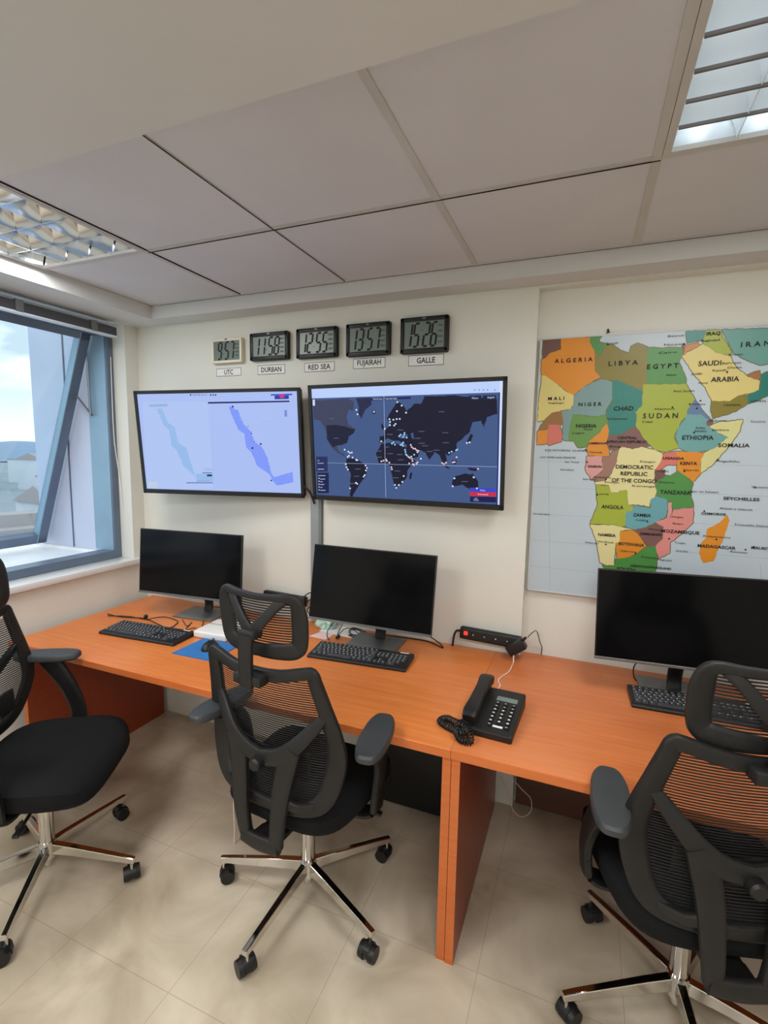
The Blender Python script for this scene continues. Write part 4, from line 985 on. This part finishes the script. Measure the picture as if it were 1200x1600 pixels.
# power strips
def strip(label, p, L, yaw, rot, lit, cat='power strip'):
    t = thing('power_strip', label, cat, p, 0, 'black power strips standing along the wall'); t.rotation_euler = (R(-6), R(rot), R(yaw))
    b = BM(); rbox(b, (0, 0, 0), (L, 0.036, 0.058), 0.010, 3); obj('body', b, M['black'], t, smooth=True)
    b = BM(); rbox(b, (-L/2+0.030, -0.0185, 0.002), (0.018, 0.005, 0.018), 0.002, 1); obj('switch', b, M['redlight'] if lit else M['black'], t)
    for k in range(4):
        x = -L/2+0.075+k*0.052
        b = BM(); cyl(b, (x, -0.0182, 0), (x, -0.014, 0), 0.019, n=24); obj('socket', b, M['black'], t, smooth=True)
        b = BM(); cyl(b, (x-0.010, -0.0190, 0), (x-0.010, -0.017, 0), 0.0028, n=8); obj('socket_pin', b, M['legend'], t)
    return t
strip('black power strip with a glowing red switch at the back edge of the desks', (-0.135, -0.028, 0.828), 0.285, 0, 2.0, True)
strip('black power strip against the wall behind the middle chair headrest', (-1.255, -0.03, 0.868), 0.27, 0, 1.5, False)
t = thing('plug_adapter', 'black plug-in power adapter hanging from the lit power strip', 'power adapter', (-0.012, -0.072, 0.818)); t.rotation_euler = (0, R(-38), 0)
b = BM(); rbox(b, (0, 0, 0), (0.085, 0.045, 0.05), 0.006); obj('body', b, M['black'], t, smooth=True)
b = BM(); cyl(b, (0.04, 0, 0.01), (0.062, 0, 0.016), 0.006, n=10); obj('strain_relief', b, M['black'], t)
curl('adapter_cable', 'thin black cable from the adapter down behind the desk edge', [(0.034, -0.07, 0.868), (0.05, -0.05, 0.885), (0.065, 0.02, 0.872), (0.082, 0.025, 0.82), (0.090, 0.042, 0.79), (0.088, 0.044, 0.745)], 0.002, M['bcable'])
curl('strip_cable', 'short thick black cable at the left end of the lit power strip', [(-0.276, -0.03, 0.837), (-0.295, -0.03, 0.835), (-0.306, -0.03, 0.81), (-0.312, -0.03, 0.759)], 0.005, M['bcable'])
curl('telephone_line', 'white cable running across the desk from the power strip to the telephone', [(-0.02, -0.09, 0.80), (-0.018, -0.10, ZD+0.004), (-0.018, -0.14, ZD+0.003), (-0.022, -0.21, ZD+0.003), (-0.05, -0.30, ZD+0.003), (-0.035, -0.36, ZD+0.003), (-0.055, -0.43, ZD+0.004), (-0.06, -0.462, ZD+0.012)], 0.0026, M['wcable'])
# cables on the long desk
pz = ZD+0.004
def dz_(x, y, z=pz): p = atz(x, y, z); return (p.x, min(p.y, -0.03), z)
curl('keyboard_cable', 'looped black cable behind the keyboard nearest the window', [dz_(168, 962), dz_(200, 963), dz_(230, 968), dz_(238, 966, pz+0.012), dz_(258, 964), dz_(277, 970), dz_(274, 976), dz_(262, 981), dz_(240, 972), dz_(226, 966), dz_(190, 964), dz_(168, 959)], 0.0025, M['bcable'],
     extra=lambda b: blob(b, dz_(228, 963, ZD+0.012), 0.011))
curl('desk_cable', 'tangled black cable between the first keyboard and the white box', [dz_(285, 968), dz_(292, 978), dz_(300, 972), dz_(290, 984), dz_(305, 981), dz_(312, 990), dz_(325, 952), dz_(345, 948)], 0.002, M['bcable'])
curl('monitor_cable', 'black cable curving along the desk to the right of the middle monitor', [dz_(600, 992), dz_(640, 994), dz_(670, 1000), dz_(692, 1012), dz_(684, 1003, ZD+0.02), (-0.40, -0.18, 0.85), (-0.52, -0.20, 0.90)], 0.003, M['bcable'])
curl('desk_cable', 'thin black cable over the papers under the middle monitor', [(-0.86, -0.10, 0.86), dz_(515, 980, ZD+0.03), dz_(511, 992), dz_(514, 1000)], 0.0022, M['bcable'])
curl('desk_cable', 'black cable with a small connector between the papers and the middle keyboard', [(-0.80, -0.19, 0.88), dz_(530, 985, ZD+0.02), dz_(528, 992), dz_(540, 982, ZD+0.02), dz_(552, 984), dz_(560, 990)], 0.0022, M['bcable'], extra=lambda b: rbox(b, dz_(528, 995, ZD+0.008), (0.012, 0.03, 0.012), 0.002))
curl('desk_cable', 'coiled black cable bundle left of the middle monitor stand', [dz_(548, 983), dz_(560, 981), dz_(566, 988), dz_(556, 993), dz_(546, 988), dz_(552, 981, ZD+0.012), dz_(572, 988), dz_(560, 996), dz_(545, 992), dz_(575, 994)], 0.003, M['bcable'])
curl('desk_cable', 'thin cable behind the keyboard on the right-hand desk', [(0.47, -0.20, 0.905), (0.455, -0.12, 0.83), (0.47, -0.08, ZD+0.006), (0.52, -0.06, ZD+0.004), (0.58, -0.12, ZD+0.006)], 0.0025, M['bcable'])
curl('desk_cable', 'black cable arching from the wall strip behind the middle monitor', [(-1.14, -0.04, 0.885), (-1.09, -0.05, 0.925), (-1.03, -0.06, 0.93), (-0.97, -0.07, 0.91)], 0.003, M['bcable'])
curl('desk_cable', 'lower pair of black cable loops behind the middle monitor', [(-1.12, -0.04, 0.86), (-1.07, -0.06, 0.895), (-1.0, -0.06, 0.89), (-1.07, -0.07, 0.86), (-1.10, -0.05, 0.82), (-1.02, -0.07, 0.80)], 0.003, M['bcable'])
# conduit and cable between the screens
t = thing('cable_conduit', 'grey cable conduit running down the wall between the two screens', 'conduit', (-1.07, -0.001, 0.76))
b = BM(); prism(b, [(-0.030, 0), (-0.030, -0.012), (-0.020, -0.024), (0.020, -0.024), (0.030, -0.012), (0.030, 0)], 0, 1.1); obj('cover', b, M['conduit'], t)
b = BM(); bx(b, -0.036, -0.030, -0.006, 0, 0, 1.1); bx(b, 0.030, 0.036, -0.006, 0, 0, 1.1); obj('back_channel', b, M['steel'], t)
curl('screen_cable', 'black cable dropping from the left wall screen to the conduit', [(-1.14, -0.035, 1.55), (-1.12, -0.06, 1.50), (-1.085, -0.05, 1.46), (-1.07, -0.032, 1.40)], 0.005, M['bcable'])
curl('wall_cable', 'pale looped cable hanging under the right-hand desk', [tuple(aty(780, 1212, -0.03)), tuple(aty(794, 1240, -0.04)), tuple(aty(802, 1266, -0.05)), tuple(aty(815, 1276, -0.06)), tuple(aty(829, 1268, -0.05)), tuple(aty(829, 1248, -0.04)), tuple(aty(814, 1232, -0.035)), tuple(aty(800, 1215, -0.03))], 0.002, M['wcable'])
p0 = atz(366, 1318, 0.003)
curl('dangling_cord', 'thin white cord hanging to the floor beside the middle chair', [(p0.x, p0.y, 0.003), (p0.x, p0.y+0.004, 0.08), (p0.x-0.006, p0.y+0.01, 0.2), (p0.x+0.004, p0.y+0.03, 0.45), (p0.x+0.002, p0.y+0.04, ZD-0.03)], 0.003, M['wcable'])

# ------------------------------------------------------------------ telephone
t = thing('telephone', 'black desk telephone with keypad and small display by the desk seam', 'telephone', (-0.015, -0.608, ZD), R(-3))
def wedge(x0, x1, y0, y1, z0, z1, mt_, nm_, bev=0.006):
    b = BM(); prism(b, [(y0, 0), (y0, z0), (y1, z1), (y1, 0)], x0, x1, frame=lambda v: Vector((v.z, v.x, v.y))); return obj(nm_, b, mt_, t, bevel=bev)
ZF, ZBk = 0.026, 0.052
def topz(y): return ZF+(ZBk-ZF)*(y+0.135)/0.265
wedge(-0.085, 0.085, -0.135, 0.13, ZF, ZBk, M['black'], 'base')
b = BM()
hs = [(-0.058, -0.128, 0.050), (-0.058, -0.10, 0.062), (-0.058, -0.03, 0.070), (-0.058, 0.05, 0.078), (-0.058, 0.115, 0.082), (-0.058, 0.14, 0.074)]
band(b, hs, [0.022, 0.026, 0.022, 0.022, 0.028, 0.022], 0.017, nrm=(0, 0, 1)); obj('handset', b, M['black'], t, smooth=True)
b = BM(); tl = math.atan2(ZBk-ZF, 0.265)
Rt = Matrix.Rotation(tl, 3, 'X')
b = BM(); box(b, (0.030, 0.063, topz(0.063)+0.0008), (0.072, 0.026, 0.002), rot=Rt); obj('display', b, M['lcd'], t)
for r_ in range(7):
    for c_ in range(3):
        if r_ == 6 and c_ == 1: continue
        y = 0.032-r_*0.0215; x = 0.003+c_*0.028
        b = BM(); rbox(b, (x, y, topz(y)+0.002), (0.016, 0.011, 0.005), 0.0015, 1, rot=Rt); k_ = obj('button', b, M['black'], t)
        b = BM(); box(b, (x, y, topz(y)+0.0048), (0.006 if r_ in (0, 1, 6) else 0.0075, 0.0028 if r_ in (0, 1, 6) else 0.006, 0.0006), rot=Rt); obj('legend', b, M['legend'], k_)
b = BM(); box(b, (0.031, -0.1, topz(-0.1)+0.0012), (0.032, 0.009, 0.0012), rot=Rt); obj('name_strip', b, M['paper'], t)
# coiled cord
b = BM(); base = smoothpath([(-0.10, -0.70, ZD+0.018), (-0.115, -0.735, ZD+0.018), (-0.105, -0.775, ZD+0.012), (-0.085, -0.80, ZD+0.010), (-0.06, -0.795, ZD+0.010), (-0.072, -0.765, ZD+0.026), (-0.10, -0.745, ZD+0.030), (-0.14, -0.705, ZD+0.014), (-0.165, -0.69, ZD+0.010), (-0.18, -0.715, ZD+0.010), (-0.155, -0.74, ZD+0.012), (-0.12, -0.755, ZD+0.012), (-0.095, -0.79, ZD+0.030), (-0.075, -0.775, ZD+0.030)], 40)
pts = []; 
for i, p in enumerate(base):
    T = (base[min(i+1, len(base)-1)]-base[max(i-1, 0)]).normalized(); U = T.cross(Vector((0, 0, 1))).normalized(); V = T.cross(U)
    a = i*2*PI/9.0; pts.append(p+(U*math.cos(a)+V*math.sin(a))*0.0105)
for p in pts: p.z = max(p.z, ZD+0.0025)
pinv = (Matrix.Translation((-0.015, -0.608, ZD)) @ Matrix.Rotation(R(-3), 4, 'Z')).inverted()
pts = [pinv @ p for p in pts]
sweep(b, pts, [(0.0022, 0.0022)]*len(pts), n=6, expo=2); obj('coiled_cord', b, M['bcable'], t, smooth=True)

# ------------------------------------------------------------------ chairs
def yb(z):      # depth of the backrest surface
    zs = [(0.40, -0.235), (0.55, -0.235), (0.72, -0.222), (0.85, -0.245), (1.03, -0.285), (1.25, -0.30)]
    for (a, y0), (c_, y1) in zip(zs, zs[1:]):
        if z <= c_: return y0+(y1-y0)*max(0, (z-a)/(c_-a))
    return zs[-1][1]
LEAN = 0.0
def bp(x, z, off=0): return (x, yb(z)+0.75*x*x+off+LEAN*max(0, z-0.55), z)
def chair(label, loc, rot, phase, arm_l=(0.27, 0.0, 0), arm_r=(0.27, 0.0, 0), head=0.0, lean=0.0):
    global LEAN
    LEAN = lean
    t = thing('office_chair', label, 'chair', (loc[0], loc[1], 0), R(rot), 'mesh-back office chairs')
    # base
    b = BM(); cyl(b, (0, 0, 0.085), (0, 0, 0.15), 0.034, 0.030, n=24); cyl(b, (0, 0, 0.05), (0, 0, 0.09), 0.016, 0.02, n=16); obj('hub', b, M['chrome'], t, smooth=True)
    b = BM(); cyl(b, (0, 0, 0.14), (0, 0, 0.30), 0.026, n=24); cyl(b, (0, 0, 0.29), (0, 0, 0.425), 0.015, n=20); obj('gas_column', b, M['chrome'], t, smooth=True)
    for k in range(5):
        a = R(phase-rot+72*k); dx, dy = math.cos(a), math.sin(a)
        b = BM(); n = Vector((-dy, dx, 0)); dv = Vector((dx, dy, 0))
        secs = [(0.022, 0.140, 0.100, 0.016), (0.10, 0.133, 0.098, 0.015), (0.30, 0.108, 0.084, 0.0125), (0.352, 0.100, 0.080, 0.012)]
        rings = []
        for rr, zt_, zb_, hw in secs:
            p = dv*rr; rings.append([b.verts.new(p+n*hw+Vector((0, 0, zb_))), b.verts.new(p-n*hw+Vector((0, 0, zb_))), b.verts.new(p-n*hw*0.75+Vector((0, 0, zt_))), b.verts.new(p+n*hw*0.75+Vector((0, 0, zt_)))])
        for A, Bq in zip(rings, rings[1:]):
            for q in range(4): b.faces.new((A[q], A[(q+1) % 4], Bq[(q+1) % 4], Bq[q]))
        b.faces.new(rings[0]); b.faces.new(rings[-1][::-1])
        lg = obj('leg', b, M['chrome'], t, bevel=0.003)
        b = BM(); c_ = dv*0.338
        cyl(b, c_+Vector((0, 0, 0.045)), c_+Vector((0, 0, 0.084)), 0.0065, n=10, mi=1)
        ca = a+R(35+40*k); u = Vector((math.cos(ca), math.sin(ca), 0)); v_ = Vector((-u.y, u.x, 0)); cc = c_+v_*0.012
        for s in (-1, 1):
            o0 = cc+u*s*0.010+Vector((0, 0, 0.0275)); cyl(b, o0, o0+u*s*0.019, 0.0275, 0.0255, n=20)
        cyl(b, cc-u*0.011+Vector((0, 0, 0.030)), cc+u*0.011+Vector((0, 0, 0.030)), 0.024, n=16)
        # hood over the wheels
        pr = [(0.030*math.cos(R(q)), 0.030*math.sin(R(q))) for q in range(-10, 150, 16)]+[(-0.018, 0.012), (0.0, 0.020), (0.018, 0.004)]
        prism(b, pr, -0.013, 0.013, frame=lambda w_: cc+v_*(-w_.x)+u*w_.z+Vector((0, 0, 0.029+w_.y)))
        obj('caster', b, [M['black'], M['chrome']], lg, smooth=True)
    # seat
    b = BM(); NS = 40; levels = [(0.86, 0.436), (0.95, 0.444), (1.0, 0.466), (0.99, 0.488), (0.93, 0.503), (0.80, 0.510), (0.5, 0.508), (0.2, 0.505)]
    rings = []
    for sc, z in levels:
        ring = []
        for k in range(NS):
            a = 2*PI*k/NS; c_, s_ = math.cos(a), math.sin(a); e_ = 2/4.0
            x = 0.255*abs(c_)**e_*(1 if c_ >= 0 else -1)*sc; y = 0.245*abs(s_)**e_*(1 if s_ >= 0 else -1)*sc
            x *= 1.0+0.06*(y/0.25)
            dz = 0
            if y > 0.13: dz = -(y-0.13)**2*2.6
            dz += 0.35*x*x*(1 if z > 0.47 else 0)
            ring.append(b.verts.new((x, y+0.02, z+dz)))
        rings.append(ring)
    for A, Bq in zip(rings, rings[1:]):
        for q in range(NS): b.faces.new((A[q], A[(q+1) % NS], Bq[(q+1) % NS], Bq[q]))
    b.faces.new(rings[0][::-1]); b.faces.new(rings[-1]); obj('seat', b, M['fabric'], t, smooth=True)
    b = BM(); rbox(b, (0, 0.0, 0.412), (0.15, 0.22, 0.045), 0.012); bx(b, -0.17, 0.17, -0.03, 0.05, 0.425, 0.438); rbox(b, (0, 0.02, 0.430), (0.36, 0.36, 0.014), 0.005)
    band(b, [(0, -0.05, 0.405), (0, -0.16, 0.398), (0, -0.235, 0.402)], 0.05, 0.014, nrm=(0, 0, 1))
    obj('tilt_mechanism', b, M['black'], t, smooth=True)
    b = BM(); tube(b, [(0.05, 0.02, 0.405), (0.16, 0.05, 0.40), (0.24, 0.055, 0.39)], 0.006); rbox(b, (0.255, 0.056, 0.385), (0.045, 0.022, 0.012), 0.004); obj('height_lever', b, M['black'], t, smooth=True)
    # backrest frame
    L = [(0, 0.992), (0.09, 0.998), (0.172, 1.018), (0.193, 1.016), (0.199, 0.985), (0.215, 0.90), (0.232, 0.81), (0.237, 0.73), (0.228, 0.66), (0.205, 0.59), (0.165, 0.553), (0.09, 0.538)]
    W_ = [0.019, 0.019, 0.018, 0.020, 0.023, 0.026, 0.030, 0.034, 0.034, 0.031, 0.026, 0.022]
    loop = L+[(0, 0.535)]+[(-x, z) for x, z in L[:0:-1]]; ww = W_+[0.02]+W_[:0:-1]
    b = BM(); band(b, [bp(x, z) for x, z in loop], ww, 0.012, sm=4, closed=True, nrm=(0, 1, 0)); obj('back_frame', b, M['grey_plastic'], t, smooth=True)
    # mesh panel
    b = BM(); rows = []
    prof = [(0.545, 0.14), (0.59, 0.20), (0.66, 0.228), (0.73, 0.236), (0.81, 0.230), (0.90, 0.214), (0.96, 0.202), (0.992, 0.19)]
    for z, hw in prof:
        rows.append([b.verts.new(bp(hw*s/8, z-(0.008*(1-abs(s)/8) if z > 0.99 else 0), 0.004)) for s in range(-8, 9)])
    for A, Bq in zip(rows, rows[1:]):
        for q in range(16): b.faces.new((A[q], A[q+1], Bq[q+1], Bq[q]))
    obj('back_mesh', b, M['mesh'], t, smooth=True)
    # yoke: two arms meeting in a V, two legs down to the mechanism
    b = BM(); ky = -0.034
    for s in (-1, 1):
        band(b, [bp(s*0.218, 0.880, 0.006), bp(s*0.184, 0.836, -0.010), bp(s*0.125, 0.768, ky), bp(s*0.066, 0.722, ky-0.004), bp(0, 0.708, ky-0.006)], [0.012, 0.020, 0.025, 0.028, 0.026], 0.010, nrm=(0, 1, 0))
        band(b, [bp(s*0.122, 0.760, ky), bp(s*0.098, 0.70, ky-0.002), bp(s*0.084, 0.62, ky-0.004), bp(s*0.074, 0.53, ky-0.004), bp(s*0.064, 0.45, ky), bp(s*0.060, 0.415, ky+0.006)], [0.026, 0.034, 0.032, 0.028, 0.024, 0.022], 0.014, nrm=(0, 1, 0))
        band(b, [bp(s*0.085, 0.580, ky), bp(s*0.13, 0.562, ky+0.012), bp(s*0.175, 0.565, -0.004)], [0.02, 0.014, 0.012], 0.010, nrm=(0, 1, 0))
    band(b, [bp(-0.072, 0.420, ky), bp(0, 0.414, ky), bp(0.072, 0.420, ky)], 0.026, 0.014, nrm=(0, 1, 0))
    band(b, [(0, -0.262, 0.414), (0, -0.20, 0.405)], 0.05, 0.014, nrm=(0, 0, 1))
    obj('back_yoke', b, M['grey_plastic'], t, smooth=True)
    b = BM(); p = Vector(bp(0, 0.695, ky)); cyl(b, p, p+Vector((0, -0.034, 0)), 0.024, 0.021, n=18); cyl(b, p+Vector((0, -0.034, 0)), p+Vector((0, -0.040, 0)), 0.021, 0.016, n=18); obj('lumbar_knob', b, M['black'], t, smooth=True)
    b = BM(); band(b, [bp(-0.14, 0.665, 0.03), bp(0, 0.655, 0.024), bp(0.14, 0.665, 0.03)], 0.045, 0.006, nrm=(0, 1, 0)); obj('lumbar_pad', b, M['black'], t, smooth=True)
    # headrest support and headrest
    b = BM(); rbox(b, (0, -0.300+LEAN*0.43, 0.985), (0.105, 0.045, 0.032), 0.006); obj('headrest_clamp', b, M['grey_plastic'], t, smooth=True)
    hz = head
    b = BM(); band(b, [(0, -0.318+LEAN*0.42, 0.965), (0, -0.322+LEAN*0.5, 1.05), (0, -0.318+LEAN*0.58, 1.125+hz)], [0.024, 0.025, 0.026], 0.011, nrm=(0, 1, 0))
    rbox(b, (0, -0.300+LEAN*0.58, 1.125+hz), (0.062, 0.045, 0.026), 0.006)
    hy = -0.272+LEAN*0.6
    for s in (-1, 1): band(b, [(s*0.006, hy-0.024, 1.130+hz), (s*0.038, hy-0.020, 1.165+hz), (s*0.072, hy-0.008, 1.205+hz), (s*0.098, hy+0.006, 1.233+hz)], [0.020, 0.017, 0.015, 0.017], 0.008, nrm=(0, 1, 0))
    obj('headrest_bracket', b, M['grey_plastic'], t, smooth=True)
    def hp(x, z, off=0): return (x, hy+1.5*x*x-0.12*(z-1.14)+off, z+hz)
    HL = [(0, 1.236), (0.07, 1.238), (0.118, 1.238), (0.136, 1.222), (0.142, 1.18), (0.139, 1.11), (0.130, 1.080), (0.104, 1.068), (0.05, 1.064)]
    HW = [0.010, 0.011, 0.014, 0.022, 0.028, 0.028, 0.028, 0.026, 0.024]
    loop = HL+[(0, 1.061)]+[(-x, z) for x, z in HL[:0:-1]]; ww = HW+[0.019]+HW[:0:-1]
    b = BM(); band(b, [hp(x, z) for x, z in loop], ww, 0.009, sm=4, closed=True, nrm=(0, 1, 0)); obj('headrest_frame', b, M['grey_plastic'], t, smooth=True)
    b = BM(); rows = []
    for z, hw in ((1.068, 0.11), (1.085, 0.130), (1.12, 0.137), (1.17, 0.138), (1.22, 0.132), (1.236, 0.12)): rows.append([b.verts.new(hp(hw*s/6, z, 0.002)) for s in range(-6, 7)])
    for A, Bq in zip(rows, rows[1:]):
        for q in range(12): b.faces.new((A[q], A[q+1], Bq[q+1], Bq[q]))
    obj('headrest_mesh', b, M['mesh'], t, smooth=True)
    # armrests
    for s, (ax, ay, toe) in ((-1, arm_l), (1, arm_r)):
        b = BM(); x = s*ax
        band(b, [(s*0.14, 0.0, 0.425), (s*0.22, 0.0, 0.418), (s*0.278, 0.0, 0.44), (s*0.287, 0.0, 0.50)], [0.035, 0.034, 0.034, 0.030], 0.010, nrm=(0.6*s, 0, 1))
        band(b, [(s*0.284, 0.0, 0.45), (s*0.290, 0.0, 0.54), (x*0.6+s*0.116, ay*0.35, 0.66), (x, ay, 0.777)], [0.034, 0.031, 0.034, 0.040], 0.014, nrm=(1, 0, 0))
        am = obj('armrest_post', b, M['black'], t, smooth=True)
        b = BM(); N2 = 28; rings = []
        for sc, z in ((0.88, 0.774), (1, 0.780), (1, 0.794), (0.90, 0.801), (0.6, 0.803)):
            ring = []
            for k in range(N2):
                a = 2*PI*k/N2; c_, s_ = math.cos(a), math.sin(a); e_ = 2/3.6
                px_ = 0.049*abs(c_)**e_*(1 if c_ >= 0 else -1)*sc; py_ = 0.130*abs(s_)**e_*(1 if s_ >= 0 else -1)*(sc*0.5+0.5)
                px_ *= 1.0-0.22*(abs(py_)/0.13)**2
                ct, st = math.cos(R(toe)), math.sin(R(toe)); ring.append(b.verts.new((x+px_*ct-py_*st, ay+px_*st+py_*ct, z)))
            rings.append(ring)
        for A, Bq in zip(rings, rings[1:]):
            for q in range(N2): b.faces.new((A[q], A[(q+1) % N2], Bq[(q+1) % N2], Bq[q]))
        b.faces.new(rings[0][::-1]); b.faces.new(rings[-1]); obj('armrest_pad', b, M['arm'], t, smooth=True)
    return t
chair('black mesh office chair in the middle of the picture, seen from behind', (-0.655, -0.79), -4, 50, arm_l=(0.235, -0.18, -4), arm_r=(0.335, -0.115, 12))
chair('black mesh office chair at the left edge, turned sideways with its padded seat in view', (-1.63, -1.12), -61, 18, arm_l=(0.27, -0.10, 0), arm_r=(0.27, -0.10, 0), lean=0.11)
chair('black mesh office chair at the right edge, tucked up to the desk under the map', (0.575, -0.72), 15, 62, arm_l=(0.285, -0.15, -14), arm_r=(0.27, -0.15, 0), head=-0.03)
